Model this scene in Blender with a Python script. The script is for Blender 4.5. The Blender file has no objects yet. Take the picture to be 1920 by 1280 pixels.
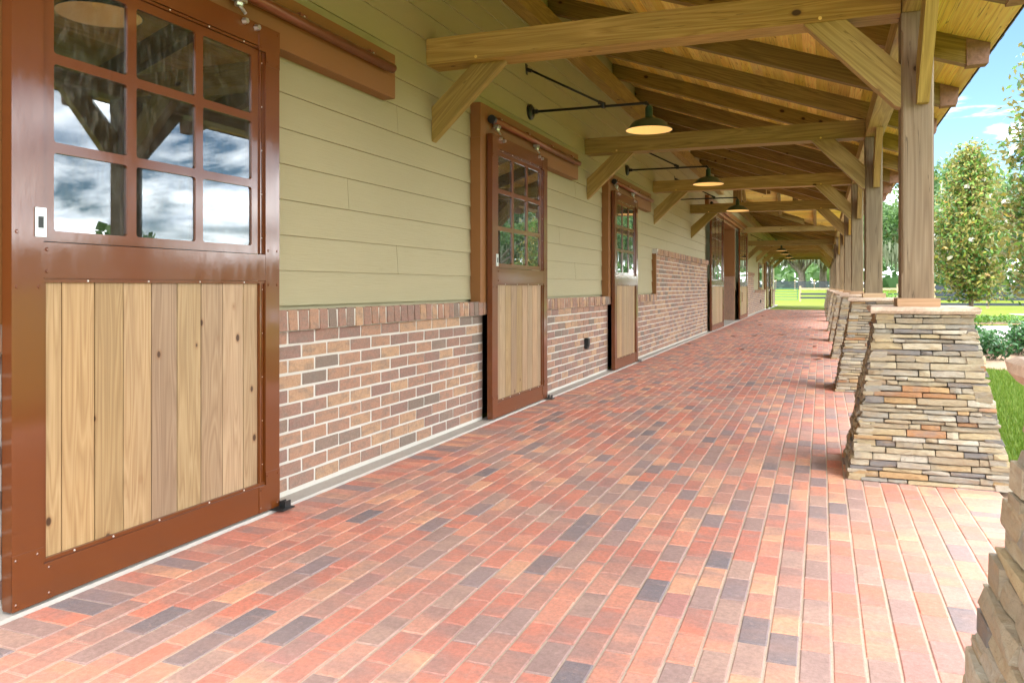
import bpy, bmesh, math, random
from mathutils import Vector, Matrix
R = random.Random(7)
S = bpy.context.scene
COL = S.collection

# ------------------------------------------------------------------ camera, sky, sun, exposure
cam = bpy.data.objects.new('camera', bpy.data.cameras.new('camera'))
COL.objects.link(cam)
cam.data.sensor_width = 36.0
cam.data.lens = 1510.0 / 1920.0 * 36.0
cam.data.shift_y = -102.0 / 1920.0
cam.data.clip_start = 0.05
cam.data.clip_end = 6000
cam.location = (2.607, 0.0, 1.1)
cam.rotation_euler = (math.radians(90), 0, math.atan(580 / 1510))
S.camera = cam

SUN_EL, SUN_AZ = 62.0, 128.0          # azimuth measured clockwise from +Y
world = bpy.data.worlds.new('World')
S.world = world
world.use_nodes = True
wt = world.node_tree
wt.nodes.clear()


def wn(t, **k):
    n = wt.nodes.new(t)
    for a, b in k.items():
        setattr(n, a, b)
    return n


wo = wn('ShaderNodeOutputWorld')
bg = wn('ShaderNodeBackground')
bg.inputs['Strength'].default_value = 0.06
sky = wn('ShaderNodeTexSky', sky_type='NISHITA', sun_disc=False)
sky.sun_elevation = math.radians(SUN_EL)
sky.sun_rotation = math.radians(SUN_AZ)
sky.air_density = 1.0
sky.dust_density = 0.6
tc = wn('ShaderNodeTexCoord')
sep = wn('ShaderNodeSeparateXYZ')
wt.links.new(tc.outputs['Generated'], sep.inputs[0])
mx = wn('ShaderNodeMath', operation='MAXIMUM')
wt.links.new(sep.outputs['Z'], mx.inputs[0])
mx.inputs[1].default_value = 0.0
ad = wn('ShaderNodeMath', operation='ADD')
wt.links.new(mx.outputs[0], ad.inputs[0])
ad.inputs[1].default_value = 0.22
dv = wn('ShaderNodeVectorMath', operation='DIVIDE')
cb = wn('ShaderNodeCombineXYZ')
for i in range(3):
    wt.links.new(ad.outputs[0], cb.inputs[i])
wt.links.new(tc.outputs['Generated'], dv.inputs[0])
wt.links.new(cb.outputs[0], dv.inputs[1])
nz = wn('ShaderNodeTexNoise')
nz.inputs['Scale'].default_value = 1.35
nz.inputs['Detail'].default_value = 9
nz.inputs['Roughness'].default_value = 0.56
nz.inputs['Distortion'].default_value = 0.35
off = wn('ShaderNodeVectorMath', operation='ADD')
off.inputs[1].default_value = (10.2, 6.8, 3.6)
wt.links.new(dv.outputs[0], off.inputs[0])
wt.links.new(off.outputs[0], nz.inputs['Vector'])
rp = wn('ShaderNodeValToRGB')
rp.color_ramp.elements[0].position = 0.405
rp.color_ramp.elements[1].position = 0.565
wt.links.new(nz.outputs['Fac'], rp.inputs[0])
nz2 = wn('ShaderNodeTexNoise')
nz2.inputs['Scale'].default_value = 3.1
nz2.inputs['Detail'].default_value = 7
wt.links.new(off.outputs[0], nz2.inputs['Vector'])
rp2 = wn('ShaderNodeValToRGB')
rp2.color_ramp.elements[0].position = 0.32
rp2.color_ramp.elements[0].color = (11, 12, 13.5, 1)
rp2.color_ramp.elements[1].position = 0.62
rp2.color_ramp.elements[1].color = (27, 27, 26.5, 1)
wt.links.new(nz2.outputs['Fac'], rp2.inputs[0])
mixw = wn('ShaderNodeMix', data_type='RGBA')
wt.links.new(rp.outputs[0], mixw.inputs[0])
dim = wn('ShaderNodeMix', data_type='RGBA', blend_type='MULTIPLY')
dim.inputs[0].default_value = 1.0
dim.inputs[7].default_value = (0.46, 0.56, 0.62, 1)
wt.links.new(sky.outputs[0], dim.inputs[6])
wt.links.new(dim.outputs[2], mixw.inputs[6])
wt.links.new(rp2.outputs[0], mixw.inputs[7])
wt.links.new(mixw.outputs[2], bg.inputs[0])
wt.links.new(bg.outputs[0], wo.inputs[0])

sun = bpy.data.objects.new('sun', bpy.data.lights.new('sun', 'SUN'))
COL.objects.link(sun)
sun.data.energy = 0.42
sun.data.angle = math.radians(22)
sun.data.color = (1.0, 0.94, 0.85)
_az, _el = math.radians(SUN_AZ), math.radians(SUN_EL)
sdir = Vector((math.sin(_az) * math.cos(_el), math.cos(_az) * math.cos(_el), math.sin(_el)))
sun.rotation_euler = sdir.to_track_quat('Z', 'Y').to_euler()

S.view_settings.view_transform = 'Standard'
S.view_settings.look = 'None'
S.view_settings.gamma = 1
S.view_settings.exposure = 2.98
S.view_settings.use_curve_mapping = False
S.render.engine = 'CYCLES'
S.cycles.use_denoising = True
S.cycles.max_bounces = 10
S.cycles.diffuse_bounces = 6
S.cycles.glossy_bounces = 5
S.cycles.transparent_max_bounces = 12

# ------------------------------------------------------------------ material helpers


class NT:
    def __init__(s, name):
        s.m = bpy.data.materials.new(name)
        s.m.use_nodes = True
        s.t = s.m.node_tree
        s.t.nodes.clear()
        s.out = s.t.nodes.new('ShaderNodeOutputMaterial')
        s.b = s.t.nodes.new('ShaderNodeBsdfPrincipled')
        s.l(s.b.outputs[0], s.out.inputs[0])

    def n(s, t, **k):
        n = s.t.nodes.new(t)
        for a, b in k.items():
            setattr(n, a, b)
        return n

    def l(s, a, b):
        s.t.links.new(a, b)

    def val(s, a, sock):
        if hasattr(a, 'links') or hasattr(a, 'is_linked'):
            s.l(a, sock)
        else:
            sock.default_value = a

    def math(s, op, a, b=0.0, clamp=False):
        n = s.n('ShaderNodeMath', operation=op, use_clamp=clamp)
        s.val(a, n.inputs[0])
        s.val(b, n.inputs[1])
        return n.outputs[0]

    def coord(s, scale=(1, 1, 1), rnd=True, kind='Object'):
        t = s.n('ShaderNodeTexCoord')
        v = t.outputs[kind]
        if rnd:
            a = s.n('ShaderNodeVectorMath', operation='ADD')
            s.l(v, a.inputs[0])
            c = s.n('ShaderNodeCombineXYZ')
            r = s.rnd()
            s.l(s.math('MULTIPLY', r, 91.7), c.inputs[0])
            s.l(s.math('MULTIPLY', r, 47.3), c.inputs[1])
            s.l(s.math('MULTIPLY', r, 23.9), c.inputs[2])
            s.l(c.outputs[0], a.inputs[1])
            v = a.outputs[0]
        m = s.n('ShaderNodeMapping')
        m.inputs['Scale'].default_value = scale
        s.l(v, m.inputs[0])
        return m.outputs[0]

    def rnd(s):
        if not hasattr(s, '_r'):
            o = s.n('ShaderNodeObjectInfo')
            a = s.n('ShaderNodeAttribute', attribute_name='rnd')
            s._r = s.math('FRACT', s.math('ADD', o.outputs['Random'], a.outputs['Fac']))
        return s._r

    def noise(s, vec, scale=5, detail=4, rough=0.55, dist=0.0):
        n = s.n('ShaderNodeTexNoise')
        n.inputs['Scale'].default_value = scale
        n.inputs['Detail'].default_value = detail
        n.inputs['Roughness'].default_value = rough
        n.inputs['Distortion'].default_value = dist
        s.l(vec, n.inputs['Vector'])
        return n.outputs['Fac']

    def ramp(s, fac, stops, interp='LINEAR'):
        n = s.n('ShaderNodeValToRGB')
        cr = n.color_ramp
        cr.interpolation = interp
        while len(cr.elements) < len(stops):
            cr.elements.new(0.5)
        for e, (p, c) in zip(cr.elements, stops):
            e.position = p
            e.color = (*c, 1) if len(c) == 3 else c
        s.l(fac, n.inputs[0])
        return n.outputs[0]

    def mix(s, fac, a, b, mode='MIX'):
        n = s.n('ShaderNodeMix', data_type='RGBA', blend_type=mode)
        s.val(fac, n.inputs[0])
        for x, i in ((a, 6), (b, 7)):
            if isinstance(x, tuple):
                n.inputs[i].default_value = (*x, 1)
            else:
                s.l(x, n.inputs[i])
        return n.outputs[2]

    def bump(s, h, strength=0.3, dist=0.01):
        n = s.n('ShaderNodeBump')
        n.inputs['Strength'].default_value = strength
        n.inputs['Distance'].default_value = dist
        s.l(h, n.inputs['Height'])
        s.l(n.outputs[0], s.b.inputs['Normal'])

    def fin(s, col=None, rough=0.6, spec=0.4, metal=0.0, coat=0.0):
        if col is not None:
            if isinstance(col, tuple):
                s.b.inputs['Base Color'].default_value = (*col, 1)
            else:
                s.l(col, s.b.inputs['Base Color'])
        s.val(rough, s.b.inputs['Roughness'])
        s.b.inputs['Specular IOR Level'].default_value = spec
        s.b.inputs['Metallic'].default_value = metal
        s.b.inputs['Coat Weight'].default_value = coat
        s.b.inputs['Coat Roughness'].default_value = 0.06
        s.b.inputs['Coat IOR'].default_value = 1.5
        return s.m


def wood(name, dark, mid, light, tint=None, rough=0.6, knots=0.5, gscale=1.0, cracks=0.7, ks=1.0):
    t = NT(name)
    v = t.coord((0.5 * gscale, 8 * gscale, 8 * gscale))
    n1 = t.noise(v, 1.5, 1.5, 0.4, 0.5)                   # broad cathedral figure
    band = t.math('FRACT', t.math('MULTIPLY', n1, 7.0))
    band = t.math('ABSOLUTE', t.math('SUBTRACT', t.math('MULTIPLY', band, 2.0), 1.0))
    v2 = t.coord((1.3, 130, 130))
    n2 = t.noise(v2, 2.0, 3, 0.6)                       # fine fibres
    g = t.math('ADD', t.math('MULTIPLY', band, 0.34), t.math('MULTIPLY', n2, 0.66))
    c = t.ramp(g, [(0.15, dark), (0.5, mid), (0.85, light)])
    # blotchy stain
    n3 = t.noise(t.coord((1.2, 4, 4)), 1.6, 4)
    c = t.mix(t.math('MULTIPLY', t.math('SUBTRACT', n3, 0.42, True), 1.3, True), c, tint or dark)
    # each piece a little lighter or darker
    br = t.n('ShaderNodeHueSaturation')
    t.l(c, br.inputs['Color'])
    t.l(t.math('ADD', t.math('MULTIPLY', t.math('FRACT', t.math('MULTIPLY', t.rnd(), 7.31)), 0.40), 0.80), br.inputs['Value'])
    t.l(t.math('ADD', t.math('MULTIPLY', t.math('FRACT', t.math('MULTIPLY', t.rnd(), 13.7)), 0.16), 0.86), br.inputs['Saturation'])
    t.l(t.math('ADD', t.math('MULTIPLY', t.math('FRACT', t.math('MULTIPLY', t.rnd(), 23.9)), 0.014), 0.493), br.inputs['Hue'])
    c = br.outputs[0]
    # knots
    vk = t.coord((4.2 * ks, 6.2 * ks, 6.2 * ks))
    vo = t.n('ShaderNodeTexVoronoi', feature='F1')
    vo.inputs['Scale'].default_value = 1.25
    vo.inputs['Randomness'].default_value = 1.0
    t.l(vk, vo.inputs['Vector'])
    sp = t.n('ShaderNodeSeparateColor')
    t.l(vo.outputs['Color'], sp.inputs[0])
    on = t.math('LESS_THAN', sp.outputs[0], knots)
    rad = t.math('ADD', t.math('MULTIPLY', sp.outputs[1], 0.09), 0.05)
    k = t.math('DIVIDE', t.math('SUBTRACT', rad, vo.outputs['Distance']), 0.035, True)
    halo = t.math('DIVIDE', t.math('SUBTRACT', t.math('ADD', rad, 0.07), vo.outputs['Distance']), 0.10, True)
    c = t.mix(t.math('MULTIPLY', t.math('MULTIPLY', halo, on), 0.55), c, (dark[0] * 0.95, dark[1] * 0.72, dark[2] * 0.6))
    c = t.mix(t.math('MULTIPLY', k, on), c, (dark[0] * 0.28, dark[1] * 0.22, dark[2] * 0.2))
    # drying checks along the grain
    ck = t.noise(t.coord((0.55, 26, 26)), 1.5, 2, 0.4)
    crack = t.math('LESS_THAN', t.math('ABSOLUTE', t.math('SUBTRACT', ck, 0.58)), 0.007)
    c = t.mix(t.math('MULTIPLY', crack, cracks), c, tuple(x * 0.3 for x in dark))
    t.bump(t.math('SUBTRACT', g, crack), 0.25, 0.004)
    return t.fin(c, rough, 0.35)


M = {}
M['beam'] = wood('stained_timber', (0.213, 0.123, 0.027), (0.330, 0.214, 0.049), (0.468, 0.321, 0.089), (0.287, 0.214, 0.045), 0.55, 0.5, 1.0, 0.4, 0.72)
M['post'] = wood('weathered_timber', (0.149, 0.095, 0.048), (0.228, 0.156, 0.082), (0.315, 0.233, 0.136), (0.189, 0.143, 0.091), 0.65, 0.35, 1.0, 0.6, 0.7)
M['rafter'] = wood('rafter_timber', (0.151, 0.088, 0.016), (0.239, 0.150, 0.027), (0.350, 0.237, 0.051), (0.184, 0.127, 0.023), 0.55, 0.55, 1.0, 0.4, 0.72)
M['deck'] = wood('pine_board', (0.658, 0.426, 0.074), (0.850, 0.594, 0.115), (0.850, 0.809, 0.180), (0.734, 0.479, 0.084), 0.5, 0.3)
M['plank'] = wood('pale_pine_plank', (0.226, 0.127, 0.052), (0.342, 0.214, 0.099), (0.439, 0.295, 0.148), (0.274, 0.176, 0.091), 0.45, 0.62, 1.7, 0.0, 1.1)
M['block'] = wood('post_base_timber', (0.33, 0.19, 0.09), (0.42, 0.255, 0.13), (0.50, 0.32, 0.17), None, 0.6, 0.1)
M['fencewood'] = wood('fence_post_timber', (0.33, 0.25, 0.13), (0.45, 0.34, 0.18), (0.56, 0.43, 0.24), None, 0.8, 0.2)


def brick_mat(name, stops, flash, fscale, grain=0.10, rough=0.85, mottle=0.5, along=(6, 2, 2), stain=None):
    t = NT(name)
    r = t.rnd()
    c = t.ramp(r, stops, 'CONSTANT')
    n1 = t.noise(t.coord(along), fscale, 3, 0.5)
    c = t.mix(t.math('MULTIPLY', t.math('DIVIDE', t.math('SUBTRACT', n1, 0.45), 0.22, True), mottle), c, flash)
    n2 = t.noise(t.coord((30, 30, 30)), 2.2, 5, 0.7)
    c = t.mix(t.math('MULTIPLY', t.math('SUBTRACT', n2, 0.38, True), 1.1), c, (0.08, 0.06, 0.05))
    n3 = t.noise(t.coord((120, 120, 120)), 3, 3, 0.7)
    c = t.mix(t.math('MULTIPLY', t.math('SUBTRACT', n3, 0.52, True), 1.6, True), c, (0.62, 0.52, 0.45))
    if stain:
        geo = t.n('ShaderNodeNewGeometry')
        n4 = t.noise(geo.outputs['Position'], 1.1, 6, 0.65)
        c = t.mix(t.math('MULTIPLY', t.math('SUBTRACT', n4, 0.44, True), 1.1, True), c, stain)
        n5 = t.noise(geo.outputs['Position'], 26.0, 5, 0.7)
        c = t.mix(t.math('MULTIPLY', t.math('SUBTRACT', n5, 0.56, True), 3.0, True), c, stain)
    t.bump(t.math('ADD', n2, t.math('MULTIPLY', n3, 0.5)), 0.5, 0.004)
    return t.fin(c, rough, 0.3)


M['brick'] = brick_mat('wall_brick', [(0, (0.402, 0.225, 0.139)), (0.16, (0.320, 0.180, 0.128)), (0.33, (0.449, 0.270, 0.156)),
                                      (0.48, (0.279, 0.160, 0.122)), (0.62, (0.379, 0.206, 0.134)), (0.76, (0.485, 0.295, 0.167)),
                                      (0.88, (0.215, 0.160, 0.122)), (0.95, (0.261, 0.180, 0.134))], (0.192, 0.160, 0.128), 2.4, along=(5, 5, 12))
M['paver'] = brick_mat('clay_paver', [(0, (0.741, 0.255, 0.169)), (0.15, (0.801, 0.330, 0.218)), (0.30, (0.828, 0.412, 0.253)),
                                      (0.40, (0.597, 0.289, 0.218)), (0.52, (0.655, 0.241, 0.172)), (0.62, (0.525, 0.330, 0.263)),
                                      (0.72, (0.726, 0.343, 0.245)), (0.80, (0.438, 0.282, 0.245)), (0.88, (0.241, 0.200, 0.211)),
                                      (0.925, (0.554, 0.255, 0.218)), (0.96, (0.336, 0.248, 0.245))],
                       (0.379, 0.241, 0.211), 1.0, along=(7, 3, 3), mottle=0.75, rough=0.72, stain=(0.615, 0.407, 0.329))


def stone_mat():
    t = NT('ledge_stone')
    c = t.ramp(t.rnd(), [(0, (0.381, 0.319, 0.216)), (0.14, (0.311, 0.258, 0.180)), (0.28, (0.434, 0.372, 0.268)), (0.42, (0.346, 0.274, 0.180)),
                         (0.54, (0.286, 0.258, 0.210)), (0.64, (0.407, 0.319, 0.188)), (0.74, (0.355, 0.310, 0.243)), (0.82, (0.399, 0.258, 0.126)),
                         (0.87, (0.174, 0.159, 0.148)), (0.92, (0.364, 0.185, 0.090)), (0.95, (0.451, 0.407, 0.322))], 'CONSTANT')
    n = t.noise(t.coord((4, 4, 14)), 2.4, 5, 0.62, 0.6)
    c = t.mix(t.math('MULTIPLY', t.math('SUBTRACT', n, 0.46, True), 2.2, True), c, (0.311, 0.195, 0.090))
    n0 = t.noise(t.coord((5, 5, 9)), 1.7, 4, 0.6)
    c = t.mix(t.math('MULTIPLY', t.math('SUBTRACT', n0, 0.52, True), 2.6, True), c, (0.209, 0.200, 0.188))
    n2 = t.noise(t.coord((22, 22, 40)), 2.0, 6, 0.7)
    c = t.mix(t.math('MULTIPLY', t.math('SUBTRACT', n2, 0.50, True), 1.5, True), c, (0.105, 0.089, 0.072))
    t.bump(t.math('ADD', n2, t.math('MULTIPLY', n, 0.8)), 0.75, 0.012)
    return t.fin(c, 0.85, 0.3)


M['stone'] = stone_mat()


def plain(name, col, rough=0.6, spec=0.4, metal=0.0, coat=0.0, nscale=14.0, namt=0.25, bump=0.0, dark=0.6):
    t = NT(name)
    n = t.noise(t.coord((1, 1, 1)), nscale, 5, 0.6)
    c = t.mix(t.math('MULTIPLY', t.math('SUBTRACT', n, 0.42, True), namt * 4, True), col, tuple(x * dark for x in col))
    if bump:
        t.bump(n, bump, 0.006)
    return t.fin(c, rough, spec, metal, coat)


M['cap'] = brick_mat('cap_stone', [(0, (0.56, 0.43, 0.33)), (0.5, (0.60, 0.47, 0.36))], (0.50, 0.33, 0.24), 1.2, along=(5, 14, 3), mottle=0.7)
M['mortar'] = plain('mortar', (0.58, 0.55, 0.48), 0.95, 0.2, nscale=60, namt=0.2, bump=0.5, dark=0.8)
M['sand'] = plain('jointing_sand', (0.58, 0.46, 0.36), 0.95, 0.1, nscale=70, namt=0.35, bump=0.3, dark=0.6)
M['concrete'] = plain('concrete', (0.50, 0.47, 0.42), 0.9, 0.2, nscale=9, namt=0.25, bump=0.2, dark=0.72)
M['walk'] = plain('pale_concrete', (0.50, 0.47, 0.43), 0.9, 0.2, nscale=2, namt=0.15, dark=0.85)
M['door'] = plain('brown_gloss_paint', (0.130, 0.033, 0.0038), 0.4, 0.2, coat=1.0, nscale=3, namt=0.10, dark=0.85)
M['trim'] = plain('brown_satin_paint', (0.235, 0.10, 0.028), 0.5, 0.35, nscale=4, namt=0.08, dark=0.88)
M['tube'] = plain('bronze_track', (0.22, 0.075, 0.030), 0.28, 0.5, metal=0.35, nscale=5, namt=0.1)
M['black'] = plain('black_metal', (0.012, 0.014, 0.014), 0.4, 0.5, nscale=9, namt=0.1)
M['lampgreen'] = plain('dark_green_enamel', (0.022, 0.072, 0.058), 0.32, 0.5, coat=0.3, nscale=6, namt=0.1)
M['steel'] = plain('galvanised_steel', (0.62, 0.64, 0.62), 0.32, 0.5, metal=0.85, nscale=30, namt=0.3)
M['screw'] = plain('screw_head', (0.75, 0.72, 0.66), 0.35, 0.5, metal=0.5)
M['roof'] = plain('asphalt_shingle', (0.06, 0.058, 0.055), 0.95, 0.2, nscale=50, namt=0.5, bump=0.5)
M['dark'] = plain('dark_interior', (0.05, 0.04, 0.032), 0.9, 0.2, nscale=2, namt=0.3)
M['gap'] = plain('pier_core', (0.05, 0.042, 0.035), 0.95, 0.1, nscale=30, namt=0.4)
_m = M['door']; _t = _m.node_tree
_b = [n for n in _t.nodes if n.type == 'BSDF_PRINCIPLED'][0]
_g = _t.nodes.new('ShaderNodeNewGeometry'); _n = _t.nodes.new('ShaderNodeTexNoise')
_mp = _t.nodes.new('ShaderNodeMapping'); _mp.inputs['Scale'].default_value = (9, 9, 2.2)
_t.links.new(_g.outputs['Position'], _mp.inputs[0]); _t.links.new(_mp.outputs[0], _n.inputs['Vector'])
_n.inputs['Scale'].default_value = 2.0; _n.inputs['Detail'].default_value = 8; _n.inputs['Roughness'].default_value = 0.7
_bp = _t.nodes.new('ShaderNodeBump'); _bp.inputs['Strength'].default_value = 0.04; _bp.inputs['Distance'].default_value = 0.01
_t.links.new(_n.outputs['Fac'], _bp.inputs['Height'])
_t.links.new(_bp.outputs[0], _b.inputs['Normal']); _t.links.new(_bp.outputs[0], _b.inputs['Coat Normal'])
_cr = _t.nodes.new('ShaderNodeMapRange')
_cr.inputs[1].default_value = 0.4; _cr.inputs[2].default_value = 0.75; _cr.inputs[3].default_value = 0.03; _cr.inputs[4].default_value = 0.16
_t.links.new(_n.outputs['Fac'], _cr.inputs[0]); _t.links.new(_cr.outputs[0], _b.inputs['Coat Roughness'])
M['fence'] = plain('black_board_paint', (0.035, 0.045, 0.06), 0.6, 0.4, nscale=8, namt=0.3)
M['gate'] = plain('green_gate_paint', (0.03, 0.16, 0.10), 0.45, 0.4)
M['bark'] = plain('bark', (0.17, 0.125, 0.09), 0.95, 0.2, nscale=12, namt=0.6, bump=0.6, dark=0.4)
M['oakbark'] = plain('oak_bark', (0.25, 0.21, 0.17), 0.95, 0.2, nscale=3, namt=0.6, bump=0.6, dark=0.4)
M['mulch'] = plain('pine_straw_mulch', (0.42, 0.28, 0.19), 0.95, 0.1, nscale=22, namt=0.7, bump=1.0, dark=0.35)
M['dryleaf'] = plain('dry_leaf', (0.23, 0.085, 0.03), 0.8, 0.3, nscale=20, namt=0.4)
M['flower'] = plain('white_blossom', (0.80, 0.76, 0.66), 0.7, 0.3)


def siding_mat():
    t = NT('siding_paint')
    g = t.noise(t.coord((2.2, 60, 60)), 1.5, 4, 0.6, 1.5)
    n = t.noise(t.coord((0.6, 1, 1)), 1.2, 3)
    c = t.mix(t.math('MULTIPLY', t.math('SUBTRACT', n, 0.4, True), 0.8, True), (0.367, 0.323, 0.192), (0.331, 0.291, 0.167))
    c = t.mix(t.math('MULTIPLY', t.math('SUBTRACT', g, 0.5, True), 0.6, True), c, (0.273, 0.240, 0.135))
    t.bump(g, 0.28, 0.006)
    return t.fin(c, 0.6, 0.3)


M['siding'] = siding_mat()


def glass_mat():
    t = NT('window_glass')
    t.t.nodes.remove(t.b)
    gl = t.n('ShaderNodeBsdfGlossy')
    gl.inputs['Roughness'].default_value = 0.004
    gl.inputs['Color'].default_value = (0.93, 0.96, 1.0, 1)
    tr = t.n('ShaderNodeBsdfTransparent')
    tr.inputs['Color'].default_value = (0.55, 0.58, 0.56, 1)
    fr = t.n('ShaderNodeFresnel')
    fr.inputs['IOR'].default_value = 1.75
    m1 = t.n('ShaderNodeMixShader')
    t.l(t.math('MINIMUM', t.math('MULTIPLY', fr.outputs[0], 1.6), 0.95), m1.inputs[0])
    t.l(tr.outputs[0], m1.inputs[1])
    t.l(gl.outputs[0], m1.inputs[2])
    df = t.n('ShaderNodeBsdfDiffuse')
    df.inputs['Color'].default_value = (0.45, 0.44, 0.38, 1)
    n1 = t.noise(t.coord((14, 14, 5), kind='Object'), 3.0, 6, 0.75)
    n2 = t.noise(t.coord((1.5, 1.5, 1.5)), 2.0, 3)
    d = t.math('MULTIPLY', t.math('SUBTRACT', n1, 0.47, True), t.math('MULTIPLY', n2, 1.1))
    m2 = t.n('ShaderNodeMixShader')
    t.l(t.math('ADD', d, 0.012), m2.inputs[0])
    t.l(m1.outputs[0], m2.inputs[1])
    t.l(df.outputs[0], m2.inputs[2])
    t.l(m2.outputs[0], t.out.inputs[0])
    return t.m


M['glass'] = glass_mat()


def bulb_mat():
    t = NT('lit_reflector')
    t.fin((0.78, 0.62, 0.38), 0.35, 0.4)
    t.b.inputs['Emission Color'].default_value = (1.0, 0.5, 0.13, 1)
    t.b.inputs['Emission Strength'].default_value = 0.10
    return t.m


M['reflector'] = bulb_mat()


def leaf_mat(name, stops, back=None, rough=0.5, trans=0.25):
    t = NT(name)
    a = t.n('ShaderNodeAttribute', attribute_name='rnd')
    o = t.n('ShaderNodeObjectInfo')
    c = t.ramp(a.outputs['Fac'], stops)
    if back:
        g = t.n('ShaderNodeNewGeometry')
        c = t.mix(g.outputs['Backfacing'], c, back)
    h = t.n('ShaderNodeHueSaturation')
    t.l(c, h.inputs['Color'])
    t.l(t.math('ADD', t.math('MULTIPLY', o.outputs['Random'], 0.3), 0.85), h.inputs['Value'])
    t.fin(h.outputs[0], rough, 0.4)
    tr = t.n('ShaderNodeBsdfTranslucent')
    t.l(h.outputs[0], tr.inputs['Color'])
    ms = t.n('ShaderNodeMixShader')
    ms.inputs[0].default_value = trans
    t.l(t.b.outputs[0], ms.inputs[1])
    t.l(tr.outputs[0], ms.inputs[2])
    t.l(ms.outputs[0], t.out.inputs[0])
    return t.m


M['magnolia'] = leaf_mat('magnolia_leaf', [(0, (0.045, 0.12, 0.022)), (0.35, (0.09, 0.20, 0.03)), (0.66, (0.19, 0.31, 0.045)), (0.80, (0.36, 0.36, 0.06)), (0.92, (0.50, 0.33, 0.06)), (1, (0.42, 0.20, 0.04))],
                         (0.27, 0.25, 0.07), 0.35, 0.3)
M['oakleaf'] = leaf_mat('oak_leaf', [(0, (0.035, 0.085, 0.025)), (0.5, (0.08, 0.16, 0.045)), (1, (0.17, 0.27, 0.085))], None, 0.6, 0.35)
M['moss'] = leaf_mat('hanging_moss', [(0, (0.20, 0.23, 0.16)), (1, (0.42, 0.45, 0.34))], None, 0.9, 0.4)
M['shrub'] = leaf_mat('shrub_leaf', [(0, (0.02, 0.08, 0.022)), (0.6, (0.045, 0.15, 0.04)), (1, (0.10, 0.25, 0.07))], None, 0.4, 0.25)
M['brightshrub'] = leaf_mat('bright_shrub_leaf', [(0, (0.06, 0.17, 0.02)), (1, (0.22, 0.42, 0.06))], None, 0.4, 0.3)
M['blade'] = leaf_mat('grass_blade', [(0, (0.10, 0.20, 0.016)), (0.6, (0.18, 0.29, 0.028)), (1, (0.26, 0.33, 0.06))], None, 0.6, 0.35)


def lawn_mat():
    t = NT('lawn_grass')
    n1 = t.noise(t.coord((0.12, 0.12, 0.12), rnd=False), 1.0, 5, 0.6)
    n2 = t.noise(t.coord((6, 6, 6), rnd=False), 3.0, 6, 0.75)
    c = t.mix(n1, (0.13, 0.18, 0.016), (0.18, 0.205, 0.026))
    c = t.mix(t.math('MULTIPLY', t.math('SUBTRACT', n2, 0.4, True), 1.6, True), c, (0.07, 0.125, 0.011))
    t.bump(n2, 0.6, 0.03)
    return t.fin(c, 0.95, 0.1)


M['lawn'] = lawn_mat()

# ------------------------------------------------------------------ object helpers
BASE = {}


def link(o, parent=None, loc=(0, 0, 0), rot=(0, 0, 0)):
    COL.objects.link(o)
    if parent is not None:
        o.parent = parent
        pb = BASE[parent.name]
        o.location = (loc[0] - pb[0], loc[1] - pb[1], loc[2] - pb[2])
    else:
        o.location = loc
    o.rotation_euler = rot
    BASE[o.name] = tuple(loc)
    return o


def tag(o, label=None, cat=None, group=None, kind=None):
    if label: o['label'] = label
    if cat: o['category'] = cat
    if group: o['group'] = group
    if kind: o['kind'] = kind
    return o


def thing(name, loc, label, cat, group=None):
    return tag(link(bpy.data.objects.new(name, None), None, loc), label, cat, group)


def mesh_obj(name, me, parent=None, loc=(0, 0, 0), rot=(0, 0, 0)):
    return link(bpy.data.objects.new(name, me), parent, loc, rot)


def mk(name, verts, faces, mat, rnd=None, smooth=False):
    me = bpy.data.meshes.new(name)
    me.from_pydata(verts, [], faces)
    if mat: me.materials.append(M[mat])
    if rnd is not None:
        a = me.attributes.new('rnd', 'FLOAT', 'FACE')
        a.data.foreach_set('value', rnd)
    if smooth:
        me.polygons.foreach_set('use_smooth', [True] * len(me.polygons))
    me.update()
    return me


def hull(name, pts, mat):
    bm = bmesh.new()
    for p in pts: bm.verts.new(p)
    r = bmesh.ops.convex_hull(bm, input=bm.verts)
    bmesh.ops.delete(bm, geom=[v for v in bm.verts if not v.link_faces], context='VERTS')
    bmesh.ops.recalc_face_normals(bm, faces=bm.faces)
    me = bpy.data.meshes.new(name)
    bm.to_mesh(me)
    bm.free()
    me.materials.append(M[mat])
    return me


CACHE = {}


def bevpts(lx, ly, lz, b, jit=0.0):
    pts = []
    for sx in (-1, 1):
        for sy in (-1, 1):
            for sz in (-1, 1):
                x, y, z = sx * lx / 2, sy * ly / 2, sz * lz / 2
                if jit:
                    x += R.uniform(-jit, jit); y += R.uniform(-jit, jit); z += R.uniform(-jit, jit)
                pts += [(x - sx * b, y, z), (x, y - sy * b, z), (x, y, z - sz * b)]
    return pts


def bevmesh(lx, ly, lz, b, mat):
    b = min(b, lx / 3, ly / 3, lz / 3)
    k = (round(lx, 4), round(ly, 4), round(lz, 4), b, mat)
    if k not in CACHE:
        CACHE[k] = hull(mat + '_piece', bevpts(lx, ly, lz, b), mat)
    return CACHE[k]


ROT = {'X': (0, 0, 0), 'Y': (0, 0, math.pi / 2), 'Z': (0, -math.pi / 2, 0)}


def box(name, x0, x1, y0, y1, z0, z1, mat, parent=None, axis='X', b=0.004):
    """a bevelled bar given in world coordinates; its grain runs along the axis"""
    lx, ly, lz = x1 - x0, y1 - y0, z1 - z0
    d = {'X': (lx, ly, lz), 'Y': (ly, lx, lz), 'Z': (lz, ly, lx)}[axis]
    return mesh_obj(name, bevmesh(*d, b, mat), parent, ((x0 + x1) / 2, (y0 + y1) / 2, (z0 + z1) / 2), ROT[axis])


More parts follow.
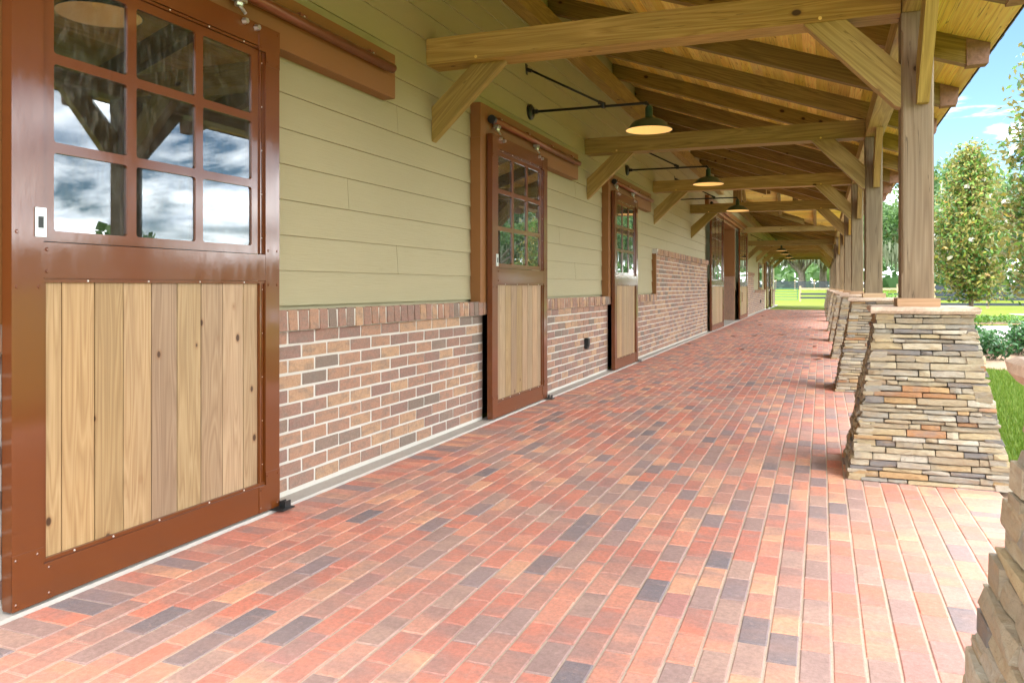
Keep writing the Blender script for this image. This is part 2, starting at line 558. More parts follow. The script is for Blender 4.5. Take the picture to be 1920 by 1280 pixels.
class MB:
    """collects many shapes for ONE mesh object"""
    def __init__(s):
        s.v, s.f, s.r = [], [], []

    def add(s, verts, faces, rnd=0.0):
        o = len(s.v)
        s.v += verts
        s.f += [tuple(i + o for i in f) for f in faces]
        s.r += [rnd] * len(faces)

    def box(s, x0, x1, y0, y1, z0, z1, rnd=0.0):
        s.add([(x0, y0, z0), (x1, y0, z0), (x1, y1, z0), (x0, y1, z0), (x0, y0, z1), (x1, y0, z1), (x1, y1, z1), (x0, y1, z1)],
              [(0, 3, 2, 1), (4, 5, 6, 7), (0, 1, 5, 4), (1, 2, 6, 5), (2, 3, 7, 6), (3, 0, 4, 7)], rnd)

    def me(s, me, off, rnd=0.0):
        s.add([(v.co.x + off[0], v.co.y + off[1], v.co.z + off[2]) for v in me.vertices], [tuple(p.vertices) for p in me.polygons], rnd)

    def build(s, name, mat, parent=None, smooth=False, loc=(0, 0, 0), withr=True):
        me = mk(name, s.v, s.f, mat, s.r if withr else None, smooth)
        if loc != (0, 0, 0):
            for v in me.vertices: v.co -= Vector(loc)
        return mesh_obj(name, me, parent, loc)


def tube(mb, pts, radii, seg=8, rnd=0.0, cap=True):
    """tube through points, appended to mb"""
    rings = []
    n = len(pts)
    P = [Vector(p) for p in pts]
    vs, fs = [], []
    for i in range(n):
        d = (P[min(i + 1, n - 1)] - P[max(i - 1, 0)]).normalized()
        a = d.orthogonal().normalized() if abs(d.z) > 0.95 else d.cross(Vector((0, 0, 1))).normalized()
        bb = d.cross(a)
        for k in range(seg):
            t = 2 * math.pi * k / seg
            q = P[i] + (a * math.cos(t) + bb * math.sin(t)) * radii[i]
            vs.append(tuple(q))
    for i in range(n - 1):
        for k in range(seg):
            k2 = (k + 1) % seg
            fs.append((i * seg + k, i * seg + k2, (i + 1) * seg + k2, (i + 1) * seg + k))
    if cap:
        fs.append(tuple(reversed(range(seg))))
        fs.append(tuple(range((n - 1) * seg, n * seg)))
    mb.add(vs, fs, rnd)


def lathe(mb, cx, cy, prof, seg=24, rnd=0.0):
    vs, fs = [], []
    for r, z in prof:
        for k in range(seg):
            t = 2 * math.pi * k / seg
            vs.append((cx + r * math.cos(t), cy + r * math.sin(t), z))
    for i in range(len(prof) - 1):
        for k in range(seg):
            k2 = (k + 1) % seg
            fs.append((i * seg + k, i * seg + k2, (i + 1) * seg + k2, (i + 1) * seg + k))
    mb.add(vs, fs, rnd)


def prism(name, poly, th, ang, mat, parent, y0):
    """timber cut from a polygon in the XZ plane, grain at angle ang, from y0 to y0+th"""
    cx = sum(p[0] for p in poly) / len(poly)
    cz = sum(p[1] for p in poly) / len(poly)
    ca, sa = math.cos(ang), math.sin(ang)
    pts = []
    for x, z in poly:
        dx, dz = x - cx, z - cz
        u, w = dx * ca + dz * sa, -dx * sa + dz * ca
        pts += [(u, -th / 2, w), (u, th / 2, w)]
    return mesh_obj(name, hull(name, pts, mat), parent, (cx, y0 + th / 2, cz), (0, -ang, 0))


# ------------------------------------------------------------------ ground
def grid_ground():
    xs = [-2500, -600, -150, -60, -30, -10, 0, 3.5, 8, 15, 30, 60, 100, 160, 300, 700, 2500]
    ys = [-800, -200, -50, -10, 0, 10, 20, 30, 40, 50, 60, 68, 76, 84, 92, 100, 110, 120, 150, 250, 600, 1500, 3500]
    def z(y):
        t = min(max((y - 70) / 40, 0), 1)
        return -0.035 + 0.85 * (t * t * (3 - 2 * t))
    v = [(x, y, z(y)) for y in ys for x in xs]
    nx = len(xs)
    f = [(j * nx + i, j * nx + i + 1, (j + 1) * nx + i + 1, (j + 1) * nx + i) for j in range(len(ys) - 1) for i in range(nx - 1)]
    return tag(mesh_obj('lawn', mk('lawn', v, f, 'lawn')), kind='structure')


grid_ground()
PAV_END = 41.5
# bedding of the pavement
pav = MB()
pav.box(0.06, 3.50, -1.5, PAV_END, -0.055, -0.0035)
pavement = tag(pav.build('pavement', 'sand'), 'red clay brick pavement of the covered walkway', None, None, 'structure')


def paver_mesh(lx, ly):
    k = ('paver', lx, ly, R.randint(0, 3))
    if k in CACHE: return CACHE[k]
    c = 0.0038
    x, y = lx / 2, ly / 2
    def j(): return R.uniform(-0.0008, 0.0008)
    v = []
    for z, ins in ((0.0, c), (-0.0035, 0), (-0.03, 0)):
        for sx, sy in ((-1, -1), (1, -1), (1, 1), (-1, 1)):
            v.append((sx * (x - ins) + j(), sy * (y - ins) + j(), z + (j() * 0.8 if z == 0 else 0)))
    f = [(0, 1, 2, 3)]
    for a in (0, 4):
        for i in range(4):
            i2 = (i + 1) % 4
            f.append((a + i, a + 4 + i, a + 4 + i2, a + i2))
    CACHE[k] = mk('paver', v, f, 'paver')
    return CACHE[k]


pavers = []
X0, X1 = 0.326, 3.284
NR = 32
W = (X1 - X0) / NR
L = 0.2155
for r in range(NR):
    x = X0 + (r + 0.5) * W
    y = -0.2 + (0.5 if r % 2 else 0.0) * L + R.uniform(-0.012, 0.012)
    while y < PAV_END - L:
        pavers.append((x + R.uniform(-0.0006, 0.0006), y + L / 2, 0))
        y += L
y = -0.2
while y < PAV_END - W:
    pavers.append((0.11 + 0.108, y + W / 2, 1))
    pavers.append((3.392, y + W / 2, 1))
    y += W


def projd(x, y, z):
    a, s, c = x - 2.607, math.sin(math.atan(580 / 1510)), math.cos(math.atan(580 / 1510))
    d = -s * a + c * y
    if d < 0.3: return None
    return 960 + 1510 * (c * a + s * y) / d, 538 - 1510 * (z - 1.1) / d, d


def pv_key(p):
    q = projd(p[0], p[1], 0)
    if q is None or q[0] < -30 or q[0] > 1950 or q[1] > 1300: return 1e9
    return q[2]


pavers.sort(key=pv_key)
stuffp = MB()
for i, (x, y, k) in enumerate(pavers):
    me = paver_mesh(round(L - 0.0035, 4), round(W - 0.006, 4)) if not k else paver_mesh(round(L - 0.004, 4), round(W - 0.004, 4))
    zz = R.uniform(-0.0009, 0.0009)
    if i < 300:
        mesh_obj('paver', me, pavement, (x, y, zz), (R.uniform(-.004, .004), R.uniform(-.003, .003), (0 if k else math.pi / 2) + R.uniform(-.003, .003)))
    else:
        rr = R.random()
        if k:
            stuffp.me(me, (x, y, zz), rr)
        else:
            stuffp.add([(x - v.co.y, y + v.co.x, zz + v.co.z) for v in me.vertices], [tuple(p.vertices) for p in me.polygons], rr)
tag(stuffp.build('paver_field', 'paver', pavement), kind='stuff')

cb_ = MB()
cb_.box(-0.02, 0.108, -1.5, 52, -0.05, 0.012)
tag(cb_.build('curb', 'concrete', withr=False), 'pale concrete strip along the foot of the brick wall', None, None, 'structure')

# ------------------------------------------------------------------ barn wall
wall = thing('barn_wall', (0, 0, 0), 'khaki lap siding wall of the barn running the whole left side', 'wall')
P = 4.17
DOORL = [1.893 + P * k for k in range(3)]
DW = 1.41
ENT = (22.75, 27.45)
OPEN = [(l + 0.06, l + DW - 0.05, 2.26) for l in DOORL] + [(ENT[0], ENT[1], 3.05), (41.7, 44.6, 2.26)]
SX = -0.05
EXP = 0.187
WALLY0, WALLY1, WTOP = -1.0, 51.0, 4.3


def intervals(z, y0, y1):
    segs = [(y0, y1)]
    for a, b, zt in OPEN:
        if z < zt:
            new = []
            for s, e in segs:
                if b <= s or a >= e: new.append((s, e)); continue
                if a > s: new.append((s, a))
                if b < e: new.append((b, e))
            segs = new
    return segs


def lap_board(l):
    k = ('lap', round(l, 3))
    if k not in CACHE:
        h = EXP / 2
        # local X along the board, local -Y faces out of the wall (rotated by +90 about Z)
        v = []
        for x in (-l / 2, l / 2):
            v += [(x, -0.016, -h + 0.003), (x, -0.003, h + 0.014), (x, 0.012, h + 0.014), (x, 0.012, -h + 0.003)]
        f = [(0, 4, 5, 1), (1, 5, 6, 2), (2, 6, 7, 3), (3, 7, 4, 0), (0, 1, 2, 3), (4, 7, 6, 5)]
        CACHE[k] = mk('siding_board', v, f, 'siding')
    return CACHE[k]


# high brick stretches stand in front of the siding
HIGH = [(13.48, 20.10), (30.55, 34.6)]
farside = MB()
nb = 0
for c in range(18):
    zc = 0.998 + EXP * (c + 0.5)
    for s, e in intervals(zc, WALLY0, WALLY1):
        y = s
        first = True
        while y < e - 0.01:
            l = 3.66 if not first else [3.66, 1.5, 2.7, 0.9, 3.2][c % 5]
            first = False
            y2 = min(y + l, e)
            if e - y2 < 0.25: y2 = e
            if any(y >= a - .02 and y2 <= b + .02 and zc < 1.6 for a, b in HIGH):
                y = y2; continue
            me = lap_board(y2 - y - 0.003)
            if y < 27 and nb < 290:
                mesh_obj('siding_board', me, wall, (SX, (y + y2) / 2, zc), (0, 0, math.pi / 2))
                nb += 1
            else:
                farside.add([(SX - v.co.y, (y + y2) / 2 + v.co.x, zc + v.co.z) for v in me.vertices], [tuple(p.vertices) for p in me.polygons], R.random())
            y = y2
tag(farside.build('far_siding', 'siding', wall), kind='stuff')
core = MB()
for s, e in intervals(1.0, WALLY0, WALLY1):
    core.box(-0.20, SX - 0.014, s, e, -0.02, WTOP)
for a, b, zt in OPEN:
    core.box(-0.20, SX - 0.014, a, b, zt, WTOP)
core.build('wall_core', 'siding', wall, withr=False)
# gable face above the entrance
gb = MB()
for i in range(9):
    z0 = 4.30 + i * EXP
    hw = 5.3 * (1 - (z0 - 3.4) / 2.9)
    if hw > 0.2: gb.box(SX - 0.02, SX + 0.008, 25.1 - hw, 25.1 + hw, z0, z0 + EXP - 0.004, R.random())
tag(gb.build('gable_siding', 'siding', wall), kind='stuff')

# dim room behind the door glass
rm = MB()
rm.v = [(-4, 0.5, -0.03), (-4, 21, -0.03), (-0.21, 21, -0.03), (-0.21, 0.5, -0.03), (-4, 0.5, 3.2), (-4, 21, 3.2), (-0.21, 21, 3.2), (-0.21, 0.5, 3.2)]
rm.f = [(0, 1, 2, 3), (4, 7, 6, 5), (0, 4, 5, 1), (1, 5, 6, 2), (3, 7, 4, 0)]
rm.r = [0] * 5
tag(rm.build('barn_interior', 'dark', withr=False), kind='structure')

# ------------------------------------------------------------------ brick wainscots
BL, BH, BJ = 0.2385, 0.0764, 0.0125


def brick_variants():
    out = []
    for k in range(8):
        l, h = BL - 0.0165 + R.uniform(-.005, .003), BH - BJ + R.uniform(-.003, .002)
        out.append(hull('brick', bevpts(l, 0.09, h, 0.0035, 0.0016), 'brick'))
    return out


BV = brick_variants()
HV = [hull('brick', bevpts(0.10, 0.09 + R.uniform(-.003, .003), BH - BJ, 0.0035, 0.0025), 'brick') for _ in range(4)]
RV = [hull('ledge_brick', bevpts(0.105 + R.uniform(-.004, .004), 0.110, 0.076 + R.uniform(-.004, .003), 0.005, 0.004), 'brick') for _ in range(8)]


def wainscot(y0, y1, courses, label, limit=300, group=None, name='brick_wall'):
    w = thing(name, (0, y0, 0), label, 'brick wall')
    z0 = 0.032
    m = MB()
    m.box(-0.20, -0.0026, y0 + 0.004, y1 - 0.004, 0.0, z0 + courses * BH + 0.092)
    m.build('mortar_bed', 'mortar', w, withr=False)
    rest = MB()
    todo = []
    for c in range(courses):
        z = z0 + (c + 0.5) * BH
        y = y0 - (BL / 2 if c % 2 else 0) + 0.004
        while y < y1 - 0.03:
            a, b = max(y, y0), min(y + BL, y1)
            if b - a > 0.05: todo.append((a, b, z))
            y += BL
    todo.sort(key=lambda t: t[0])
    for a, b, z in todo:
        full = b - a > BL - 0.01
        me = R.choice(BV)
        yc, zc, xo = (a + b) / 2, z + R.uniform(-.0015, .0015), R.uniform(-.0008, .0015) - 0.0440
        sc = 1.0 if full else (b - a - BJ) / (BL - BJ)
        if limit > 0:
            o = mesh_obj('brick', me, w, (xo, yc, zc), (R.uniform(-.008, .008), R.uniform(-.008, .008), math.pi / 2 + R.uniform(-.004, .004)))
            if not full: o.scale = (sc, 1, 1)
            limit -= 1
        else:
            rest.add([(xo - v.co.y, yc + v.co.x * sc, zc + v.co.z) for v in me.vertices], [tuple(p.vertices) for p in me.polygons], R.random())
    # rowlock course on top
    zt = z0 + courses * BH + 0.052
    y = y0 + 0.006
    lim2 = 160
    while y < y1 - 0.05:
        me = R.choice(RV)
        off = (-0.018 + R.uniform(-.004, .004), y + 0.0457, zt)
        if lim2 > 0 and limit > -1:
            mesh_obj('ledge_brick', me, w, off, (R.uniform(-.02, .02), 0.10 + R.uniform(-.02, .02), math.pi / 2 + R.uniform(-.02, .02)) if False else (R.uniform(-.012, .012), -0.05 + R.uniform(-.008, .008), R.uniform(-.008, .008)))
            lim2 -= 1
        else:
            rest.me(me, off, R.random())
        y += 0.0915
    mr = MB()
    mr.box(-0.075, 0.0355, y0 + .006, y1 - .006, zt - 0.05, zt + 0.050)
    mr.build('rowlock_mortar', 'mortar', w, withr=False)
    if rest.v: tag(rest.build('brick_field', 'brick', w), kind='stuff')
    return w


# rowlock meshes were written with Y as the thin way: local X depth, Y width
RV = [hull('ledge_brick', bevpts(0.118 + R.uniform(-.004, .004), 0.0745 + R.uniform(-.004, .003), 0.106 + R.uniform(-.003, .003), 0.006, 0.0025), 'brick') for _ in range(8)]
wainscot(0.35, DOORL[0] + 0.05, 11, 'low brick wall left of the nearest sliding door at the left edge')
wainscot(DOORL[0] + DW - 0.03, DOORL[1] + 0.05, 11, 'low brick wall under khaki siding between the nearest sliding door and the second')
wainscot(DOORL[1] + DW - 0.03, DOORL[2] + 0.05, 11, 'low brick wall with the black outlet cover, between the second and third sliding doors')
wainscot(DOORL[2] + DW - 0.03, 13.48, 11, 'short low brick wall beside the far edge of the third sliding door')
wainscot(13.482, 20.15, 21, 'tall brick wall stepping up beyond the third sliding door', 300)
wainscot(30.5, 34.6, 20, 'tall brick wall beyond the barn entrance', 0)
wainscot(34.602, 41.7, 11, 'low brick wall under the small far window', 0)
wainscot(44.6, 50.9, 11, 'low brick wall at the far end of the barn', 0)
# trim on the left return of the tall brick wall
box('corner_trim', -0.05, 0.028, 13.43, 13.478, 0.985, 1.66, 'trim', wall, 'Z', 0.003)

# ------------------------------------------------------------------ sliding doors


def rivet_set(mb, spots, x, r=0.0075):
    for y, z in spots:
        vs = [(x, y + r * math.cos(t * math.pi / 3), z + r * math.sin(t * math.pi / 3)) for t in range(6)]
        vs2 = [(x + 0.003, y + 0.6 * r * math.cos(t * math.pi / 3), z + 0.6 * r * math.sin(t * math.pi / 3)) for t in range(6)]
        mb.add(vs + vs2, [(i, (i + 1) % 6, 6 + (i + 1) % 6, 6 + i) for i in range(6)] + [tuple(range(6, 12))])


def pane_frame(w, cells, y0, y1, z0, z1, xb, xf, rad=0.012):
    """sheet sash with rounded openings, cells = list of (ya, yb, za, zb)"""
    bm = bmesh.new()
    ys = sorted({y0, y1, *[c[0] for c in cells], *[c[1] for c in cells]})
    zs = sorted({z0, z1, *[c[2] for c in cells], *[c[3] for c in cells]})
    mb = MB()
    def hole(a, b, c, d):
        return any(abs(q[0] - a) < 1e-6 and abs(q[1] - b) < 1e-6 and abs(q[2] - c) < 1e-6 and abs(q[3] - d) < 1e-6 for q in cells)
    V = {}
    verts, faces = [], []
    def vid(x, y, z):
        k = (round(x, 5), round(y, 5), round(z, 5))
        if k not in V:
            V[k] = len(verts); verts.append(k)
        return V[k]
    for a, b in zip(ys, ys[1:]):
        for c, d in zip(zs, zs[1:]):
            if hole(a, b, c, d):
                # corner fillets and inner walls
                cor = []
                for (cy, cz, sy, sz, st) in ((a, c, 1, 1, 180), (b, c, -1, 1, 270), (b, d, -1, -1, 0), (a, d, 1, -1, 90)):
                    arc = [(cy + sy * rad + rad * math.cos(math.radians(st + t)), cz + sz * rad + rad * math.sin(math.radians(st + t))) for t in (0, 22.5, 45, 67.5, 90)]
                    for x, fl in ((xf, False), (xb, True)):
                        for p, q in zip(arc, arc[1:]):
                            tri = [vid(x, cy, cz), vid(x, *p), vid(x, *q)]
                            faces.append(tuple(tri[::-1]) if not fl else tuple(tri))
                    cor += arc
                for p, q in zip(cor, cor[1:] + cor[:1]):
                    if p != q: faces.append((vid(xf, *p), vid(xb, *p), vid(xb, *q), vid(xf, *q)))
            else:
                faces.append((vid(xf, a, c), vid(xf, b, c), vid(xf, b, d), vid(xf, a, d)))
                faces.append((vid(xb, a, c), vid(xb, a, d), vid(xb, b, d), vid(xb, b, c)))
    for (a, b) in ((y0, y1),):
        faces.append((vid(xb, a, z0), vid(xf, a, z0), vid(xf, a, z1), vid(xb, a, z1)))
        faces.append((vid(xb, b, z0), vid(xb, b, z1), vid(xf, b, z1), vid(xf, b, z0)))
        faces.append((vid(xb, a, z1), vid(xf, a, z1), vid(xf, b, z1), vid(xb, b, z1)))
        faces.append((vid(xb, a, z0), vid(xb, b, z0), vid(xf, b, z0), vid(xf, a, z0)))
    return mk('sash', verts, faces, 'door')


XF, XB = 0.107, 0.062


def sliding_door(yl, w, ht, label, group, ncol=3, handle=False, screws=True):
    d = thing('sliding_door', (XF, yl, 0.02), label, 'door', group)
    yr = yl + w
    ls, rs = 0.118, 0.105                      # stiles
    zb0, zb1 = 0.022, 0.148                    # bottom rail
    zm0, zm1 = 1.13, 1.255                     # middle rail
    zt0, zt1 = ht - 0.105, ht
    box('stile', XB, XF, yl, yl + ls, zb0, zt1, 'door', d, 'Z', 0.006)
    box('stile', XB, XF, yr - rs, yr, zb0, zt1, 'door', d, 'Z', 0.006)
    for a, b in ((zb0, zb1), (zm0, zm1), (zt0, zt1)):
        box('rail', XB, XF - 0.001, yl + ls, yr - rs, a, b, 'door', d, 'Y', 0.004)
    # sash with nine panes, set back in the frame
    sy0, sy1, sz0, sz1 = yl + ls + 0.004, yr - rs - 0.030, zm1 + 0.004, zt0 - 0.014
    xf, xb = XF - 0.018, XF - 0.034
    nrow = 3
    edge, bar = 0.050, 0.044
    pw = (sy1 - sy0 - 2 * edge - (ncol - 1) * bar) / ncol
    ph = (sz1 - sz0 - 2 * edge * 0.75 - (nrow - 1) * 0.037) / nrow
    cells = []
    for i in range(ncol):
        for j in range(nrow):
            a = sy0 + edge + i * (pw + bar)
            c = sz0 + edge * 0.75 + j * (ph + 0.037)
            cells.append((a, a + pw, c, c + ph))
    sm = pane_frame(w, cells, sy0, sy1, sz0, sz1, xb, xf)
    mesh_obj('sash', sm, d, (0, 0, 0))
    for a, b, c, e in cells:
        box('pane', xb + 0.003, xb + 0.008, a - .008, b + .008, c - .008, e + .008, 'glass', d, 'Y', 0.0005)
    # bead strips around the sash and the boards
    for (a, b, c, e) in ((sy1 + 0.002, sy1 + 0.010, sz0, sz1), (sy1 + 0.018, sy1 + 0.026, sz0, sz1)):
        box('bead', XF - 0.030, XF - 0.010, a, b, c, e, 'door', d, 'Z', 0.002)
    box('bead', XF - 0.030, XF - 0.008, yl + ls, yr - rs, zt0 - 0.012, zt0 - 0.002, 'door', d, 'Y', 0.002)
    box('bead', XF - 0.022, XF - 0.006, yl + ls, yr - rs, zm0 - 0.014, zm0 - 0.001, 'door', d, 'Y', 0.002)
    box('bead', XF - 0.022, XF - 0.006, yl + ls, yr - rs, zb1 + 0.001, zb1 + 0.014, 'door', d, 'Y', 0.002)
    box('bead', XF - 0.022, XF - 0.006, yl + ls + .001, yl + ls + 0.013, zb1 + 0.014, zm0 - 0.014, 'door', d, 'Z', 0.002)
    box('bead', XF - 0.022, XF - 0.006, yr - rs - 0.036, yr - rs - 0.024, zb1 + 0.014, zm0 - 0.014, 'door', d, 'Z', 0.002)
    box('bead', XF - 0.030, XF - 0.012, yr - rs - 0.014, yr - rs - 0.004, zb1 + 0.014, zm0 - 0.014, 'door', d, 'Z', 0.002)
    # pine boards
    by0, by1 = yl + ls + 0.013, yr - rs - 0.036
    fr = [0, .065, .187, .302, .426, .548, .670, .789, .911, 1.0]
    if w > 2: fr = [i / 14 for i in range(15)]
    for a, b in zip(fr, fr[1:]):
        box('plank', XF - 0.042, XF - 0.020 + R.uniform(-.001, .001), by0 + (by1 - by0) * a + 0.0026, by0 + (by1 - by0) * b - 0.0026, zb1 + 0.006, zm0 - 0.004, 'plank', d, 'Z', 0.010)
    # gusset plates with rivets
    rv = MB()
    x = XF + 0.0006
    for s, ya, yb in ((1, yl, yl + ls), (-1, yr - rs, yr)):
        for z, up in ((zb0, 1), (zt1, -1)):
            ye = ya if s > 0 else yb
            ye2 = (yb + 0.035) if s > 0 else (ya - 0.05)
            zc = z + up * 0.185
            # L shaped plate
            poly = [(ye, z), (ye2, z), (ye2, z + up * 0.125), (ye + s * (0.118 if s > 0 else 0.105), z + up * 0.125), (ye + s * (0.118 if s > 0 else 0.105), zc), (ye, zc)]
            v = [(XF - 0.003, q[0], q[1]) for q in poly] + [(XF + 0.0022, q[0], q[1]) for q in poly]
            n = 6
            fc = [tuple(range(n, 2 * n)), tuple(reversed(range(n)))] + [(i, (i + 1) % n, n + (i + 1) % n, n + i) for i in range(n)]
            me = mk('corner_plate', v, fc, 'door')
            bm = bmesh.new(); bm.from_mesh(me); bmesh.ops.recalc_face_normals(bm, faces=bm.faces); bm.to_mesh(me); bm.free()
            mesh_obj('corner_plate', me, d)
            rivet_set(rv, [(ye + s * 0.016, z + up * 0.02), (ye + s * 0.016, zc - up * 0.018), (ye + s * 0.095, zc - up * 0.018), (ye2 - s * 0.014, z + up * 0.02), (ye2 - s * 0.014, z + up * 0.108)], XF + 0.0024)
    rivet_set(rv, [(yl + 0.018, zm1 + .03), (yl + 0.1, zm1 + .03), (yl + ls + .012, zm1 - .025), (yl + ls + .012, zm0 + .025), (yl + 0.018, zm0 - 0.03), (yl + 0.1, zm0 - .03),
                   (yr - 0.018, zm1 + .02), (yr - 0.085, zm1 + .02), (yr - 0.018, zm0 - 0.02), (yr - 0.085, zm0 - .02)], XF + 0.0004)
    tag(rv.build('rivets', 'door', d, withr=False), kind='stuff')
    sc_ = MB()
    spots = [(yr - rs - 0.010, zb1 + 0.1 + 0.21 * i) for i in range(5)] + [(yr - rs - 0.012, zm1 + 0.08 + 0.21 * i) for i in range(5)]
    rivet_set(sc_, spots, XF - 0.0145, 0.0042)
    rivet_set(sc_, [(by0 + (by1 - by0) * q, zt0 - 0.007) for q in (.1, .3, .5, .7, .9)] + [(by0 + (by1 - by0) * q, zm0 - 0.008) for q in (.15, .4, .65, .9)] + [(by0 + (by1 - by0) * q, zb1 + 0.008) for q in (.1, .25, .45, .7, .9)], XF - 0.0055, 0.0042)
    tag(sc_.build('screws', 'screw', d, withr=False), kind='stuff')
    # lock plate with a black hole
    lp = box('lock_plate', XF + 0.0002, XF + 0.0045, yl + 0.083, yl + 0.125, 1.272, 1.372, 'steel', d, 'X', 0.0015)
    if handle:
        h = MB()
        tube(h, [(XF, yl + .17, .62), (XF + .05, yl + .17, .62), (XF + .05, yl + .17, .92), (XF, yl + .17, .92)], [.012] * 4, 6)
        h.build('pull_handle', 'door', d, withr=False)
    hole = box('lock_hole', XF + 0.003, XF + 0.0055, yl + 0.094, yl + 0.114, 1.302, 1.342, 'black', lp, 'X', 0.0005)
    return d


def fix_sub(child, parent):
    pass


for yl, lb in zip(DOORL, ('nearest brown sliding stall door, filling the left of the photo, clouds reflected in its panes',
                          'second brown sliding stall door, just before the first full barn lamp',
                          'third brown sliding stall door, beside the step up to the tall brick wall')):
    sliding_door(yl, DW, 2.353, lb, 'sliding stall doors along the wall')
sliding_door(20.12, 2.62, 3.02, 'tall brown sliding door slid to the near side of the entrance', 'tall entrance doors', 3)
sliding_door(27.47, 2.9, 3.02, 'tall brown sliding door with a pull handle beyond the entrance', 'tall entrance doors', 3, True)
sliding_door(41.6, 1.41, 2.353, 'small far brown sliding door near the end of the barn', 'sliding stall doors along the wall')
sliding_door(45.2, 1.41, 2.353, 'last brown sliding door at the very end of the barn wall', 'sliding stall doors along the wall')


def track(y0, y1, z0, z1, label, tube_z, ty0, ty1, jambs=True, hang=()):
    t = thing('door_track', (0, y0, z0), label, 'door track', 'door tracks along the wall')
    box('header_board', SX + 0.012, 0.052, y0, y1, z0, z1, 'trim', t, 'Y', 0.004)
    if jambs:
        box('door_jamb', SX + 0.012, 0.0505, y0 + 0.002, y0 + 0.165, 0.975, z0 - 0.0005, 'trim', t, 'Z', 0.004)
    r = 0.029
    xc = 0.094
    tb = MB()
    tube(tb, [(xc, ty0, tube_z), (xc, ty1, tube_z)], [r, r], 16)
    me = mk('track_rail', tb.v, tb.f, 'tube', None, True)
    me.polygons[-1].use_smooth = me.polygons[-2].use_smooth = False
    mesh_obj('track_rail', me, t)
    ec = MB()
    tube(ec, [(xc, ty0 - .008, tube_z), (xc, ty0 + .035, tube_z)], [r + .006] * 2, 14)
    ec.build('end_cap', 'black', t, withr=False)
    n = max(2, int((ty1 - ty0) / 0.62))
    for i in range(n):
        y = ty0 + 0.22 + i * (ty1 - ty0 - 0.45) / (n - 1)
        box('track_bracket', 0.0535, xc, y - 0.03, y + 0.03, tube_z + 0.012, tube_z + 0.05, 'tube', t, 'Y', 0.003)
        s_ = MB()
        tube(s_, [(xc - .012, y, tube_z + .035), (xc + .004, y, tube_z + .035)], [.007, .006], 6)
        s_.build('bracket_screw', 'screw', t, withr=False)
    return t


def hanger(y, zt, zd, label):
    h = thing('door_hanger', (0.094, y, zd), label, 'door hanger', 'galvanised hangers carrying the doors')
    m = MB()
    m.box(0.074, 0.114, y - 0.035, y + 0.035, zt - 0.052, zt - 0.030)
    lathe(m, 0.094, y, [(0.001, zt - 0.074), (0.019, zt - 0.072), (0.022, zt - 0.06), (0.02, zt - 0.053), (0.001, zt - 0.052)], 10)
    m.build('trolley', 'steel', h, withr=False)
    b = MB()
    tube(b, [(0.094, y + .004, zt - 0.07), (0.100, y + .012, (zt + zd) / 2 - .02), (0.118, y + .016, zd + 0.012)], [0.0095, 0.0085, 0.008], 8)
    b.build('bolt', 'steel', h, withr=False)
    for dy, dz_ in ((.016, .022), (.10, .028)):
        n = MB()
        tube(n, [(0.108, y + dy, zd - dz_), (0.130, y + dy, zd - dz_)], [0.016, 0.013], 6)
        n.build('nut', 'steel', h, withr=False)
    return h


TZ = 2.47
names = ('nearest sliding door', 'second sliding door', 'third sliding door')
for i, yl in enumerate(DOORL):
    track(yl - 0.117, yl + 2.665, 2.305, 2.585, 'brown header board and tubular track above the ' + names[i], TZ, yl + 0.02, yl + 2.56)
    hanger(yl + 0.14, TZ, 2.353, 'galvanised roller hanger at the near end above the ' + names[i])
    hanger(yl + 1.13, TZ, 2.353, 'galvanised roller hanger at the far end above the ' + names[i])
track(20.0, 31.0, 3.06, 3.34, 'long brown header board and track above the barn entrance', 3.16, 20.2, 30.9, False)
track(41.5, 47.0, 2.305, 2.585, 'brown header board above the far sliding doors', TZ, 41.6, 46.9, True)

# floor guides
for i, yl in enumerate(DOORL):
    g = thing('floor_guide', (0.12, yl + DW, 0.0), 'small black floor guide at the far foot of the ' + names[i], 'floor guide', 'black floor guides of the doors')
    box('guide_plate', 0.085, 0.172, yl + DW - 0.06, yl + DW + 0.035, 0.0125, 0.0185, 'black', g, 'Y', 0.001)
    box('guide_lug', 0.118, 0.126, yl + DW - 0.015, yl + DW + 0.03, 0.0185, 0.048, 'black', g, 'Y', 0.001)
    box('guide_lug', 0.146, 0.152, yl + DW - 0.015, yl + DW + 0.03, 0.0185, 0.048, 'black', g, 'Y', 0.001)

# outlet cover
oc = thing('outlet_cover', (0.0, 9.196, 0.43), 'black weatherproof outlet cover on the brick between the second and third doors', 'outlet')
box('cover', 0.003, 0.040, 9.155, 9.24, 0.37, 0.50, 'black', oc, 'Z', 0.01)
box('cover_flap', 0.040, 0.052, 9.16, 9.235, 0.40, 0.495, 'black', oc, 'Z', 0.006)
oc2 = thing('outlet_cover', (0.0, 38.4, 0.45), 'small far outlet cover on the brick below the small window', 'outlet')
box('cover', 0.003, 0.04, 38.34, 38.46, 0.38, 0.52, 'black', oc2, 'Z', 0.01)

